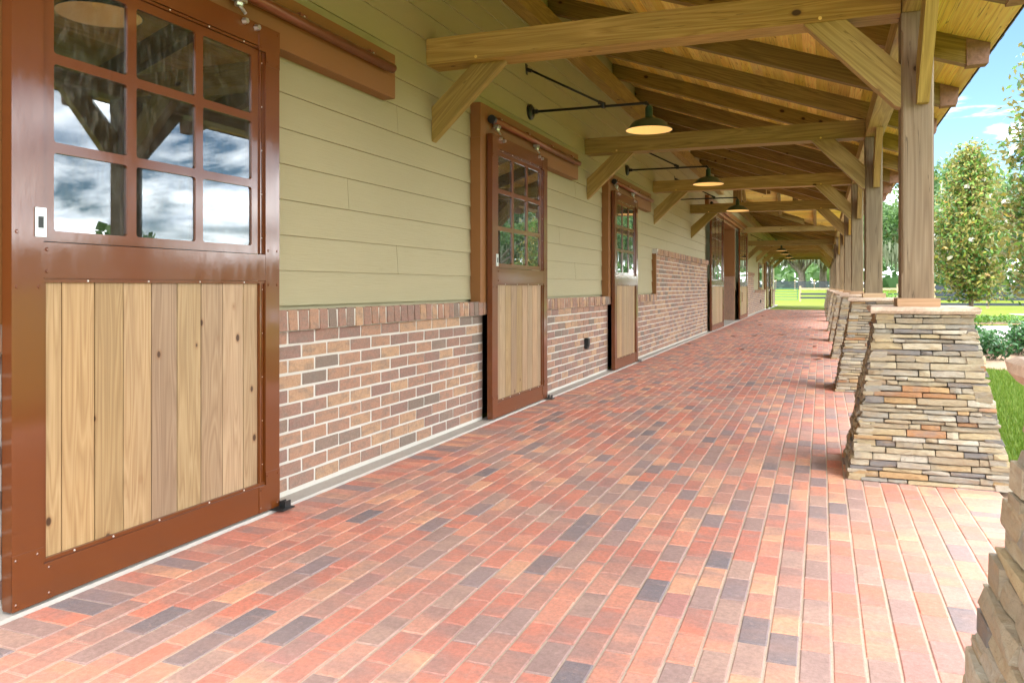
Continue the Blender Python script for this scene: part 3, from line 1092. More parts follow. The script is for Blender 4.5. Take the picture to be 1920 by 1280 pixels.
# entrance recess
en = thing('barn_entrance', (-0.2, 25.1, 0), 'recessed barn entrance with smooth brown side panels between the tall doors', 'entrance')
box('side_panel', -1.7, -0.055, 27.40, 27.44, 0.0, 3.05, 'trim', en, 'Z', 0.003)
box('side_panel', -1.7, -0.055, 22.76, 22.80, 0.0, 3.05, 'trim', en, 'Z', 0.003)
box('back_panel', -1.76, -1.7, 22.76, 27.44, 0.0, 3.05, 'dark', en, 'Z', 0.003)
box('ceiling_panel', -1.7, -0.055, 22.80, 27.40, 3.0, 3.045, 'trim', en, 'Y', 0.003)
box('corner_post', -1.05, -0.97, 27.32, 27.40, 0.0, 1.55, 'deck', en, 'Z', 0.003)
box('brick_strip', -0.55, -0.06, 27.34, 27.40, 0.0, 1.45, 'brick', en, 'Z', 0.003)
e_ = MB(); e_.box(-1.7, 0.05, 22.8, 27.4, -0.03, 0.013)
tag(e_.build('entrance_slab', 'concrete', withr=False), kind='structure')

# far window
fw = thing('window', (0, 37.9, 1.0), 'small far dark window above the low brick wall', 'window')
box('frame', -0.04, 0.0, 37.8, 39.5, 1.0, 2.2, 'trim', fw, 'Z', 0.003)
box('pane', 0.0005, 0.006, 37.88, 39.42, 1.08, 2.12, 'glass', fw, 'Z', 0.001)

# ------------------------------------------------------------------ timber frames and piers
FY = [1.12, 5.17, 9.32, 13.48, 17.63]
PX = 3.04                      # left face of the posts
PW = 0.17
TB0, TB1 = 2.69, 2.875         # tie beam
PZ0 = 0.987


def timber_frame(y, label, tie=True, detail=True):
    f = thing('timber_frame', (PX + PW / 2, y + 0.1, PZ0), label, 'timber frame', 'timber frames carrying the walkway roof')
    box('post_base', PX - 0.022, PX + PW + 0.03, y - 0.022, y + 0.222, PZ0, PZ0 + 0.048, 'block', f, 'X', 0.005)
    # post with chamfered shaft and square ends
    me_k = ('post',)
    if me_k not in CACHE:
        a, b = PZ0 + 0.048, TB0
        hx, hy, c = PW / 2, 0.10, 0.011
        def sq(z): return [(z, -hy, -hx), (z, hy, -hx), (z, hy, hx), (z, -hy, hx)]
        secs = []
        L0 = b - a
        def octa(z, cc): return [(z, -hy + cc, -hx), (z, hy - cc, -hx), (z, hy, -hx + cc), (z, hy, hx - cc), (z, hy - cc, hx), (z, -hy + cc, hx), (z, -hy, hx - cc), (z, -hy, -hx + cc)]
        for z, cc in ((0, .002), (0.13, .002), (0.15, c), (L0 - 0.12, c), (L0 - 0.10, .002), (L0, .002)):
            secs.append(octa(z - L0 / 2, cc))
        v = [p for s in secs for p in s]
        fc = [tuple(range(8)), tuple(reversed(range(40, 48)))]
        for i in range(5):
            for k in range(8):
                fc.append((i * 8 + k, (i + 1) * 8 + k, (i + 1) * 8 + (k + 1) % 8, i * 8 + (k + 1) % 8))
        CACHE[me_k] = mk('post', v, fc, 'post')
    mesh_obj('post', CACHE[me_k], f, (PX + PW / 2, y + 0.10, (PZ0 + 0.048 + TB0) / 2), ROT['Z'])
    if tie:
        box('tie_beam', SX + 0.012, PX - 0.002, y, y + 0.2, TB0, TB1, 'beam', f, 'X', 0.006)
        th = 0.085
        # brace at the post side
        prism('knee_brace', [(2.505, TB0 - 0.001), (2.745, TB0 - 0.001), (PX - 0.001, 2.39), (PX - 0.001, 2.145), (PX - 0.03, 2.155)], 0.10, -math.pi / 4, 'beam', f, y + 0.012)
        # brace at the wall side
        prism('knee_brace', [(0.535, TB0 - 0.001), (0.285, TB0 - 0.001), (SX + 0.013, 2.405), (SX + 0.013, 2.155)], 0.07, math.pi / 4, 'beam', f, y + 0.085)
    # braces to the plate, along the walkway
    for s in (-1, 1):
        ye = y if s < 0 else y + 0.2
        pts = []
        xw = 0.062
        poly = [(ye, 2.40), (ye, 2.15), (ye + s * .055, 2.15), (ye + s * 0.56, TB0 - .002), (ye + s * 0.31, TB0 - .002)]
        cy = sum(q[0] for q in poly) / 5; cz = sum(q[1] for q in poly) / 5
        ang = math.pi / 4 * 1.0
        # local X along the brace, local Z perpendicular; the mesh is turned about world X
        dirv = Vector((0, s * math.sin(ang), math.cos(ang)))
        up = Vector((0, -s * math.cos(ang), math.sin(ang)))
        lp = []
        for q in poly:
            dd = Vector((0, q[0] - cy, q[1] - cz))
            for xx in (-xw / 2, xw / 2):
                lp.append((dd.dot(dirv), xx, dd.dot(up)))
        me = hull('plate_brace', lp, 'beam')
        yv = up.cross(dirv)
        if yv.x < 0:
            for v in me.vertices: v.co.y = -v.co.y
            me.flip_normals()
            mat = Matrix((dirv, -yv * -1, up)).transposed()
        mat = Matrix((dirv, yv, up)).transposed()
        mesh_obj('plate_brace', me, f, (PX + 0.108, cy, cz), mat.to_euler())
    if tie and detail:
        for (px, pz) in ((2.60, 2.71), (0.35, 2.71)):
            pg = MB()
            tube(pg, [(px, y + 0.004, pz), (px, y - 0.004, pz)], [0.011, 0.011], 8)
            pg.build('wood_peg', 'deck', f, withr=False)
    return f


frame_lab = ['timber frame over the pier cut off at the right edge, mostly above the photo',
             'nearest full timber frame, its thick tie beam crossing the top of the photo',
             'second timber frame, its tie beam ending just beyond the nearest hanging lamp',
             'third timber frame, its tie beam passing behind the second lamp',
             'fourth timber frame, last one before the gabled entrance bay']
for y, lb in zip(FY, frame_lab):
    timber_frame(y, lb)
timber_frame(21.78, 'post without tie beam on the near side of the entrance bay', False)
timber_frame(27.9, 'post without tie beam on the far side of the entrance bay', False)
FARY = [32.3, 36.4, 40.4, 45.0, 49.8]
for y, lb in zip(FARY, ['first timber frame beyond the entrance bay', 'second timber frame beyond the entrance bay', 'third timber frame beyond the entrance bay',
                        'last but one timber frame at the far end', 'last timber frame framing the far lawn']):
    timber_frame(y, lb, True, False)


def stone_pier(cx, cy, label, individual, faces=('front', 'left'), rows=(0.024, 0.030, 0.034, 0.036, 0.027, 0.040), lens=(0.06, 0.10, 0.14, 0.17, 0.20, 0.25)):
    p = thing('stone_pier', (cx, cy, 0), label, 'stone pier', 'tapered ledgestone piers under the posts')
    hb, ht, H = 0.41, 0.245, 0.945
    c = MB()
    k = 0.045
    v = [(-hb + k, -hb + k, 0), (hb - k, -hb + k, 0), (hb - k, hb - k, 0), (-hb + k, hb - k, 0), (-ht + k, -ht + k, H), (ht - k, -ht + k, H), (ht - k, ht - k, H), (-ht + k, ht - k, H)]
    c.add([(a + cx, b + cy, z) for a, b, z in v], [(4, 5, 6, 7), (0, 1, 5, 4), (1, 2, 6, 5), (2, 3, 7, 6), (3, 0, 4, 7)])
    c.build('pier_core', 'gap', p, withr=False)
    # rough edged cap
    cp = []
    cw = 0.285
    for z, ins in ((0.946, 0.012), (0.962, 0.0), (0.978, 0.003), (0.986, 0.012)):
        n = 10
        for s in range(4):
            for i in range(n):
                t = -1 + 2 * i / n
                a, b = t * cw, -cw + ins + R.uniform(0, 0.009)
                for _ in range(s): a, b = -b, a
                cp.append((a, b, z))
    n4 = 40
    fc = [tuple(reversed(range(n4))), tuple(range(3 * n4, 4 * n4))]
    for l in range(3):
        for i in range(n4):
            fc.append((l * n4 + i, l * n4 + (i + 1) % n4, (l + 1) * n4 + (i + 1) % n4, (l + 1) * n4 + i))
    mesh_obj('cap_stone', mk('cap_stone', cp, fc, 'cap'), p, (cx, cy, 0))
    rest = MB()
    for s, nm in enumerate(('front', 'right', 'back', 'left')):
        z = 0.0
        row = 0
        while z < H - 0.012:
            h = R.choice(rows)
            if z + h > H - 0.018: h = H - z
            u = -1.0
            half = hb + (ht - hb) * (z + h / 2) / H
            edge = R.uniform(-.012, .014)
            a = -half + edge
            end = half + R.uniform(-.014, .012)
            while a < end - 0.02:
                l = R.choice(lens)
                b = min(a + l, end)
                if end - b < 0.045: b = end
                # a stone: rows may sag or climb a touch
                dz0, dz1 = R.uniform(-.004, .002), R.uniform(-.002, .005)
                z0, z1 = z + 0.0015, z + h - 0.0015
                pr = R.uniform(-0.006, 0.012)
                pts = []
                na = 3 if b - a > 0.12 else 2
                for i in range(na + 1):
                    t = i / na
                    yy = a + 0.0028 + (b - a - 0.0056) * t
                    for zz, q in ((z0, 0), (z1, 1)):
                        zj = zz + (R.uniform(0, .0035) if q == 0 else R.uniform(-.004, 0.0015))
                        half_z = hb + (ht - hb) * zj / H
                        out = half_z + pr + R.uniform(-.005, .004)
                        if i in (0, na): 
                            out -= R.uniform(0, .006)
                        pts.append((yy + R.uniform(-.002, .002) + (R.uniform(-.012, .012) if i in (0, na) and R.random() < .25 and q else 0), -(out - R.uniform(0, .004)), zj))
                        zm = zj + (0.004 if q == 0 else -0.004) + R.uniform(-.002, .002)
                        pts.append((yy, -(out), zm))
                        pts.append((yy, -(half_z - 0.085), zj))
                rp_ = []
                for (x, y, zz) in pts:
                    for _ in range(s): x, y = -y, x
                    rp_.append((x, y, zz))
                if individual and nm in faces:
                    ctr = Vector((sum(q[0] for q in rp_) / len(rp_), sum(q[1] for q in rp_) / len(rp_), sum(q[2] for q in rp_) / len(rp_)))
                    me = hull('stone', [tuple(Vector(q) - ctr) for q in rp_], 'stone')
                    mesh_obj('stone', me, p, (cx + ctr.x, cy + ctr.y, ctr.z))
                else:
                    me = hull('stone_tmp', rp_, 'stone')
                    rest.me(me, (cx, cy, 0), R.random())
                    bpy.data.meshes.remove(me)
                a = b
            z += h
            row += 1
    tag(rest.build('stone_facing', 'stone', p), kind='stuff')
    return p


PCX = 3.16
plabs = ['stone pier cut off by the lower right corner of the photo',
         'nearest whole stone pier, its full tan ledgestone front in view at the right',
         'second whole stone pier, partly hidden behind the nearest whole pier',
         'third whole stone pier in the receding row on the right',
         'fourth whole stone pier in the receding row on the right',
         'fifth whole stone pier, at the near side of the entrance bay']
ys_ = [1.25] + [y + 0.22 for y in FY[1:]] + [21.88]
for i, (y, lb) in enumerate(zip(ys_, plabs)):
    if i == 0: stone_pier(PCX + 0.012, y, lb, True, rows=(0.030, 0.038, 0.048, 0.042, 0.056), lens=(0.12, 0.18, 0.24, 0.30))
    else: stone_pier(PCX, y, lb, i <= 2)
for y, lb in zip([28.0] + [q + 0.1 for q in FARY], ['far stone pier at the far side of the entrance bay', 'far stone pier under the first frame beyond the entrance bay', 'far stone pier under the second frame beyond the entrance bay',
                                                     'far stone pier under the third frame beyond the entrance bay', 'far stone pier under the last but one frame', 'last stone pier at the far end of the row']):
    stone_pier(PCX, y, lb, False)

# ------------------------------------------------------------------ walkway roof
SL = 0.347
CS = math.cos(math.atan(SL))
ANG = math.atan(SL)


def rz(x): return 2.872 - SL * (x - PX)          # rafter underside


RD = 0.178                                      # rafter depth, vertical 0.188


def rafter_at(y, parent, width=0.095, xe=3.575, x0=-0.03, tail=True):
    dv_ = RD / CS
    poly = [(x0, rz(x0)), (xe, rz(xe)), (xe, rz(xe) + dv_), (x0, rz(x0) + dv_)]
    o = prism('rafter', poly, width, -ANG, 'rafter', parent, y)
    if not tail: return o
    # rough cut tail with a level underside
    zt = rz(xe) - 0.012
    xt = 3.715
    pl = []
    for yy in (y - .008, y + width + .008):
        for (x, z) in ((xe, zt), (xt - 0.012, zt + .004), (xt, zt + 0.03), (xt + .004, rz(xt) + dv_ - .004), (xe, rz(xe) + dv_ - .003)):
            pl.append((x - xe + R.uniform(-.006, .006), yy - y + R.uniform(-.004, .004), z - zt))
    mesh_obj('rafter_tail', hull('rafter_tail', pl, 'tail'), parent, (xe, y, zt))
    return o


M['tail'] = plain('rough_hewn_end_grain', (0.30, 0.17, 0.125), 0.9, 0.2, nscale=26, namt=0.6, bump=1.6, dark=0.55)


GZ, GM, GY = 5.25, 0.49, 25.1                  # ridge height, pitch and middle of the entrance gable


def valley_d(x):
    return (GZ - (rz(x) + RD / CS)) / GM


def valley_x(d):
    return PX + (2.872 + RD / CS - (GZ - GM * d)) / SL


def lean_roof(y0, y1, label, detail, phase):
    ya0, yb0 = y0, y1
    r = thing('walkway_roof', (1.8, (y0 + y1) / 2, 2.9), label, 'roof', 'lean-to roofs over the walkway')
    near = y1 < GY
    ledger_end = GY - valley_d(0) if near else GY + valley_d(0)
    box('ledger', SX + 0.012, 0.10, y0 if near else ledger_end, ledger_end if near else y1, 3.635, 3.845, 'beam', r, 'Y', 0.005)
    box('plate', PX + 0.005, PX + PW + 0.005, y0, y1, TB0 + 0.0015, 2.868, 'beam', r, 'Y', 0.006)
    y = phase
    while y < (24.5 if near else y1 - 0.15):
        d_ = abs(y + (0.095 if near else 0.0) - GY)
        vx = valley_x(d_) - 0.05
        if (y > y0 or not near) and vx > 0.15:
            rafter_at(y, r, xe=min(3.575, vx), tail=vx > 3.7)
        y += 1.385
    # boards: run along the walkway, one row after another down the slope
    bw = 0.1135
    xs0, xs1 = -0.045, 3.755
    n = int((xs1 - xs0) / CS / bw)
    step = (xs1 - xs0) / n
    def dz(x): return rz(x) + RD / CS
    cuts = [y0] + ([2.66] if near else [])
    while cuts[-1] < y1 - 0.1: cuts.append(min(cuts[-1] + 4.155, y1))
    far = MB()
    for i in range(n):
        x = xs0 + (i + 0.5) * step
        vd = valley_d(x)
        cl = cuts[:-1] + [GY - vd] if near else [GY + vd] + [q for q in cuts[1:] if q > GY + vd + .2]
        for a, b in zip(cl, cl[1:]):
            a2, b2 = a, b
            w = step / CS - 0.0015
            if detail:
                me = bevmesh(b2 - a2 - 0.002, w, 0.022, 0.0095, 'deck')
                mesh_obj('deck_board', me, r, (x + 0.0, (a2 + b2) / 2, dz(x) + 0.0118), Matrix.Rotation(ANG, 3, 'Y').to_4x4().to_3x3().__matmul__(Matrix.Rotation(math.pi / 2, 3, 'Z')).to_euler())
            else:
                hw = w / 2 * CS
                q = 0.004
                far.add([(x - hw, a2, dz(x - hw) + q), (x + hw, a2, dz(x + hw) + q), (x + hw, b2, dz(x + hw) + q), (x - hw, b2, dz(x - hw) + q),
                         (x - hw, a2, dz(x - hw) + .024), (x + hw, a2, dz(x + hw) + .024), (x + hw, b2, dz(x + hw) + .024), (x - hw, b2, dz(x - hw) + .024)],
                        [(0, 1, 2, 3), (4, 7, 6, 5), (0, 4, 5, 1), (1, 5, 6, 2), (2, 6, 7, 3), (3, 7, 4, 0)], R.random())
    if far.v: tag(far.build('deck_boarding', 'deck', r), kind='stuff')
    y1s, y0s = y1, y0
    # shingles: one sheet with a ragged lower edge of tabs
    sh = MB()
    o = 0.026
    ev = 3.765
    if near: c4 = [(-0.3, y0), (ev, y0), (ev, GY - valley_d(ev)), (-0.3, GY - valley_d(-0.3))]
    else: c4 = [(-0.3, GY + valley_d(-0.3)), (ev, GY + valley_d(ev)), (ev, y1), (-0.3, y1)]
    sh.add([(x, y, dz(x) + o) for x, y in c4] + [(x, y, dz(x) + o + .02) for x, y in c4], [(0, 1, 2, 3), (4, 7, 6, 5), (0, 4, 5, 1), (1, 5, 6, 2), (2, 6, 7, 3), (3, 7, 4, 0)])
    sh.build('roof_sheet', 'roof', r, withr=False)
    tb = MB()
    y = y0
    while y < y1:
        l = R.choice((0.07, 0.10, 0.13))
        e = R.uniform(.012, .024)
        for k in range(2):
            x1 = 3.765 + e - k * .006
            tb.box(3.74, x1, y, min(y + l, y1) - .004, dz(3.76) + o + .002 + k * .012, dz(3.76) + o + .012 + k * .012)
        y += l
    tag(tb.build('shingle_edge', 'roof', r, withr=False), kind='stuff')
    box('drip_edge', 3.757, 3.764, y0, y1, dz(3.76) - 0.004, dz(3.76) + 0.024, 'black', r, 'Y', 0.001)
    return r


lean_roof(0.55, 20.3, 'stained wood lean-to roof with exposed rafters over the near part of the walkway', True, 0.975)
lean_roof(29.9, 51.2, 'darker stretch of rafter roof over the far part of the walkway', False, 27.53)


def gable_roof():
    r = thing('gable_roof', (1.8, 25.1, 3.8), 'open gabled roof of pale boards over the barn entrance bay', 'roof')
    zr, m_, hw = 5.25, 0.49, 5.0
    ang = math.atan(m_)
    for s in (-1, 1):
        bw = 0.125
        n = int(hw / math.cos(ang) / bw)
        b = MB()
        for i in range(n):
            d0, d1 = hw * i / n, hw * (i + 1) / n - 0.004
            ya, yb = 25.1 + s * d0, 25.1 + s * d1
            za, zb = zr - m_ * d0, zr - m_ * d1
            xa, xb = max(-0.05, valley_x(d0)), max(-0.05, valley_x(d1))
            if xb > 3.7: continue
            b.add([(xa, ya, za), (3.76, ya, za), (3.76, yb, zb), (xb, yb, zb), (xa, ya, za + .025), (3.76, ya, za + .025), (3.76, yb, zb + .025), (xb, yb, zb + .025)],
                  [(0, 1, 2, 3), (4, 7, 6, 5), (0, 4, 5, 1), (1, 5, 6, 2), (2, 6, 7, 3), (3, 7, 4, 0)], R.random())
        tag(b.build('deck_boarding', 'deck', r), kind='stuff')
        t = MB()
        d0 = valley_d(-0.05); d1 = valley_d(3.78)
        c5 = [(-0.05, 0.0), (3.78, 0.0), (3.78, d1), (-0.05, d0)]
        t.add([(x, 25.1 + s * d, zr - m_ * d + .03) for x, d in c5] + [(x, 25.1 + s * d, zr - m_ * d + .06) for x, d in c5],
              [(0, 1, 2, 3), (4, 7, 6, 5), (0, 4, 5, 1), (1, 5, 6, 2), (2, 6, 7, 3), (3, 7, 4, 0)])
        t.build('roof_sheet', 'roof', r, withr=False)
        for k in range(4):
            x = 0.25 + k * 1.08
            dl = valley_d(x) - 0.12
            L_ = dl / math.cos(ang)
            c = (x, 25.1 + s * (dl / 2 + .08), zr - m_ * (dl / 2 + .08) - 0.09)
            me = bevmesh(round(L_, 3), 0.09, 0.16, 0.004, 'rafter')
            dirv = Vector((0, s * math.cos(ang), -math.sin(ang)))
            up = Vector((0, s * math.sin(ang), math.cos(ang)))
            mat = Matrix((dirv, up.cross(dirv), up)).transposed()
            mesh_obj('rafter', me, r, c, mat.to_euler())
    box('ridge_beam', -0.05, 3.7, 25.03, 25.17, zr - 0.24, zr - 0.02, 'beam', r, 'X', 0.005)
    box('collar_beam', 0.0, PX, 20.75, 20.93, 3.02, 3.2, 'beam', r, 'X', 0.005)
    box('collar_beam', 0.0, PX, 29.4, 29.58, 3.02, 3.2, 'beam', r, 'X', 0.005)
    box('king_post', 1.95, 2.08, 20.77, 20.91, 3.2, 3.6, 'beam', r, 'Z', 0.005)
    box('king_post', 0.55, 0.75, 20.77, 20.91, 3.2, 3.6, 'beam', r, 'Z', 0.005)
    box('plate', PX + 0.005, PX + PW + 0.005, 20.302, 29.898, TB0 + .0015, 2.868, 'beam', r, 'Y', 0.006)
    return r


gable_roof()

# ------------------------------------------------------------------ lamps


def barn_lamp(y, label):
    l = thing('wall_lamp', (0, y, 2.79), label, 'wall lamp', 'green dish lamps on arms along the wall')
    m = MB()
    z = 2.795
    tube(m, [(SX, y, z), (SX + 0.035, y, z), (SX + 0.05, y, z)], [0.075, 0.075, 0.052], 18)
    tube(m, [(SX + 0.05, y, z), (SX + 0.1, y, z)], [0.024, 0.020], 10)
    m.build('wall_plate', 'black', l, withr=False)
    a = MB()
    tube(a, [(SX + 0.05, y, z), (1.09, y, z - 0.004), (1.118, y, z - 0.012), (1.128, y, z - 0.04)], [0.0125] * 4, 10)
    tube(a, [(1.09, y, z - 0.004), (1.112, y, z - 0.006)], [0.018, 0.018], 10)
    a.build('arm', 'black', l, smooth=True, withr=False)
    j = MB()
    tube(j, [(0.70, y, z - 0.02), (0.70, y, z + 0.022)], [0.021, 0.021], 10)
    tube(j, [(0.655, y - .005, z + 0.040), (0.715, y, z + 0.016)], [0.02, 0.016], 8)
    j.build('pipe_joint', 'black', l, withr=False)
    b = MB()
    tube(b, [(SX + 0.03, y - 0.075, 3.19), (0.70, y, z + 0.02)], [0.011, 0.011], 8)
    b.build('stay_rod', 'black', l, smooth=True, withr=False)
    p = MB()
    p.box(SX, SX + 0.012, y - 0.10, y - 0.05, 3.14, 3.24)
    tube(p, [(SX + 0.01, y - 0.075, 3.19), (SX + 0.06, y - 0.071, 3.172)], [0.02, 0.017], 8)
    p.build('stay_plate', 'black', l, withr=False)
    n = MB()
    cx = 1.128
    lathe(n, cx, y, [(0.016, z - 0.03), (0.030, z - 0.045), (0.034, z - 0.06), (0.036, z - 0.135), (0.042, z - 0.14), (0.042, z - 0.155)], 20)
    n.build('lamp_neck', 'lampgreen', l, smooth=True, withr=False)
    s = MB()
    lathe(s, cx, y, [(0.040, z - 0.148), (0.085, z - 0.154), (0.128, z - 0.170), (0.155, z - 0.19), (0.188, z - 0.232), (0.212, z - 0.252), (0.214, z - 0.256), (0.209, z - 0.2555)], 40)
    s.build('lamp_shade', 'lampgreen', l, smooth=True, withr=False)
    i_ = MB()
    lathe(i_, cx, y, [(0.209, z - 0.2555), (0.184, z - 0.236), (0.150, z - 0.196), (0.120, z - 0.178), (0.06, z - 0.166), (0.001, z - 0.164)], 40)
    i_.build('reflector', 'reflector', l, smooth=True, withr=False)
    bb = MB()
    lathe(bb, cx, y, [(0.02, z - 0.166), (0.028, z - 0.185), (0.034, z - 0.205), (0.026, z - 0.226), (0.001, z - 0.232)], 14)
    bb.build('light_bulb', 'reflector', l, smooth=True, withr=False)
    return l


for y, lb in ((3.2, 'green dish lamp above the nearest sliding door, out of view but reflected in its glass'),
              (7.36, 'nearest green dish lamp, hanging before the second tie beam'),
              (11.53, 'second green dish lamp, hanging before the third tie beam'),
              (15.75, 'third green dish lamp, hanging before the fourth tie beam'),
              (33.7, 'black looking dish lamp just beyond the entrance bay'),
              (37.4, 'second black looking dish lamp beyond the entrance bay'),
              (41.6, 'third black looking dish lamp beyond the entrance bay'),
              (45.8, 'farthest dish lamp hanging before the far trees')):
    barn_lamp(y, lb)

# ------------------------------------------------------------------ garden: path, bed, lawn blades
def sheet(name, pts, z, mat, th=0.03):
    n = len(pts)
    v = [(x, y, z) for x, y in pts] + [(x, y, z - th) for x, y in pts]
    f = [tuple(range(n))] + [(i, n + i, n + (i + 1) % n, (i + 1) % n) for i in range(n)]
    return tag(mesh_obj(name, mk(name, v, f, mat)), kind='structure')


sheet('path', [(3.9, 19.2), (8, 19.2), (16, 22.5), (30, 26.5), (30, 33), (14, 29), (9.2, 27.2), (6.6, 26.4), (3.9, 26.0)], -0.020, 'walk')
sheet('path', [(10, 38.0), (40, 39.2), (40, 40.6), (10, 39.2)], -0.022, 'walk')
bed = []
for i in range(28):
    t = 2 * math.pi * i / 28
    bed.append((6.0 + (2.6 + 0.2 * math.sin(5 * t)) * math.cos(t), 15.6 + (3.2 + 0.25 * math.sin(3 * t + 1)) * math.sin(t)))
sheet('planting_bed', bed, -0.012, 'mulch')
bed2 = []
for i in range(24):
    t = 2 * math.pi * i / 24
    bed2.append((7.3 + (2.3 + 0.2 * math.sin(4 * t)) * math.cos(t), 30.2 + (1.9 + 0.2 * math.sin(3 * t)) * math.sin(t)))
sheet('planting_bed', bed2, -0.014, 'mulch')
box_edge = MB(); box_edge.box(3.5, 3.62, -1.5, 44, -0.05, -0.026)
tag(box_edge.build('soil_strip', 'mulch', withr=False), kind='structure')


def in_bed(x, y):
    return ((x - 6.0) / 2.75) ** 2 + ((y - 15.6) / 3.4) ** 2 < 1


def grass(y0, y1, dens, h0, h1, name):
    m = MB()
    vs, fs, rr = [], [], []
    n = int(dens * (y1 - y0) * 4)
    for i in range(n):
        y = R.uniform(y0, y1)
        x = 3.58 + R.random() * (0.40 * y + 0.9)
        q = projd(x, y, 0)
        if q is None or q[0] > 2250 or in_bed(x, y) or y > 19: continue
        h = R.uniform(h0, h1)
        a = R.uniform(0, 6.283)
        w = 0.0035 * (1 + y * .06)
        lean = R.uniform(.1, .7) * h
        b = len(vs)
        ca, sa = math.cos(a), math.sin(a)
        vs += [(x - w * sa, y + w * ca, -0.036), (x + w * sa, y - w * ca, -0.036), (x + lean * ca, y + lean * sa, -0.036 + h)]
        fs.append((b, b + 1, b + 2))
        rr.append(R.random())
    return tag(mesh_obj(name, mk(name, vs, fs, 'blade', rr)), 'bright green mown grass beside the piers', 'grass', None, 'stuff')


grass(2.8, 14, 4200, 0.03, 0.065, 'grass_blades')

# ------------------------------------------------------------------ trees and plants


def leaf_quads(m, p, size, rr, up=0.3, long=2.2):
    n = Vector((R.gauss(0, 1), R.gauss(0, 1), R.gauss(0, 1) + up)).normalized()
    a = n.orthogonal().normalized()
    a = (Matrix.Rotation(R.uniform(0, 6.283), 3, n) @ a)
    b = n.cross(a)
    L_ = size * R.uniform(0.7, 1.25)
    w = L_ / long
    P_ = Vector(p)
    o = len(m.v)
    m.v += [tuple(P_ - a * L_ * .5), tuple(P_ - b * w * .5 - n * 0.0), tuple(P_ + a * L_ * .5), tuple(P_ + b * w * .5)]
    m.f.append((o, o + 1, o + 2, o + 3))
    m.r.append(rr)


def magnolia(x, y, h, rad, n, size, label, zbot=0.35, blossoms=14, seed=1):
    global R
    keep = R
    R = random.Random(seed)
    t = thing('magnolia_tree', (x, y, -0.03), label, 'tree', 'young magnolia trees on the lawn')
    b = MB()
    tr = [(x, y, -0.05), (x + .02, y, 0.35 * h * .4), (x - .05, y + .03, .45 * h), (x, y, 0.9 * h)]
    tube(b, tr, [0.075 * h / 6, 0.065 * h / 6, 0.045 * h / 6, 0.012], 8)
    b.build('trunk', 'bark', t, withr=False)
    br = MB()
    lm = MB()
    nb_ = 85
    for i in range(nb_):
        f = 0.06 + 0.93 * (i + 0.5) / nb_
        z0 = h * (0.05 + f * 0.83)
        prof = min(1.0, 0.70 + 1.1 * f) * (1 - max(0, f - 0.22) / 0.80) ** 0.72
        ln = rad * max(prof, 0.16) * R.uniform(0.72, 1.12)
        a = i * 2.399 + R.uniform(-.4, .4)
        rise = R.uniform(0.35, 0.75) * ln
        p0 = Vector((x, y, z0))
        p2 = Vector((x + ln * math.cos(a), y + ln * math.sin(a), min(z0 + rise, h * 0.98)))
        p1 = (p0 + p2) / 2 + Vector((0, 0, -0.12 * ln))
        tube(br, [p0, p1, p2], [0.024, 0.016, 0.006], 5, cap=False)
        k = int(n / nb_ * (0.45 + ln / rad))
        for q in range(k):
            s = R.random() ** 0.6
            pp = p0.lerp(p1, s * 2) if s < .5 else p1.lerp(p2, s * 2 - 1)
            sp = 0.10 + 0.16 * rad * s * .8
            g3 = [max(-1.7, min(1.7, R.gauss(0, 1))) for _ in range(3)]
            pp = pp + Vector((g3[0] * sp, g3[1] * sp, g3[2] * sp * 0.8 + .04))
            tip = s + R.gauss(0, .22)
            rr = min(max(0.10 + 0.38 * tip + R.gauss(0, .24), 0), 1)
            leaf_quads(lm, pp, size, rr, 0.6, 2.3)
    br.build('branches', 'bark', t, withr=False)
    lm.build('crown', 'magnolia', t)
    fl = MB()
    for i in range(blossoms):
        f = R.uniform(.1, .8)
        a = R.uniform(3.2, 6.2)
        ln = rad * (1 - max(0, f - .2) / .8) ** .75 * 1.0
        c = (x + ln * math.cos(a), y + ln * math.sin(a), h * (0.08 + f * .85))
        for q in range(5): leaf_quads(fl, (c[0] + R.gauss(0, .04), c[1] + R.gauss(0, .04), c[2] + R.gauss(0, .03)), 0.17, .5, 1, 1.6)
    if fl.v: fl.build('blossoms', 'flower', t, withr=False)
    R = keep
    return t


magnolia(7.11, 29.6, 6.25, 1.40, 15000, 0.155, 'young cone shaped magnolia with yellow green leaves, standing beyond the nearest post', blossoms=12, seed=3)
magnolia(7.08, 19.6, 6.9, 1.18, 9000, 0.165, 'magnolia with dark leaves and rusty undersides cut off by the right edge', blossoms=4, seed=5)


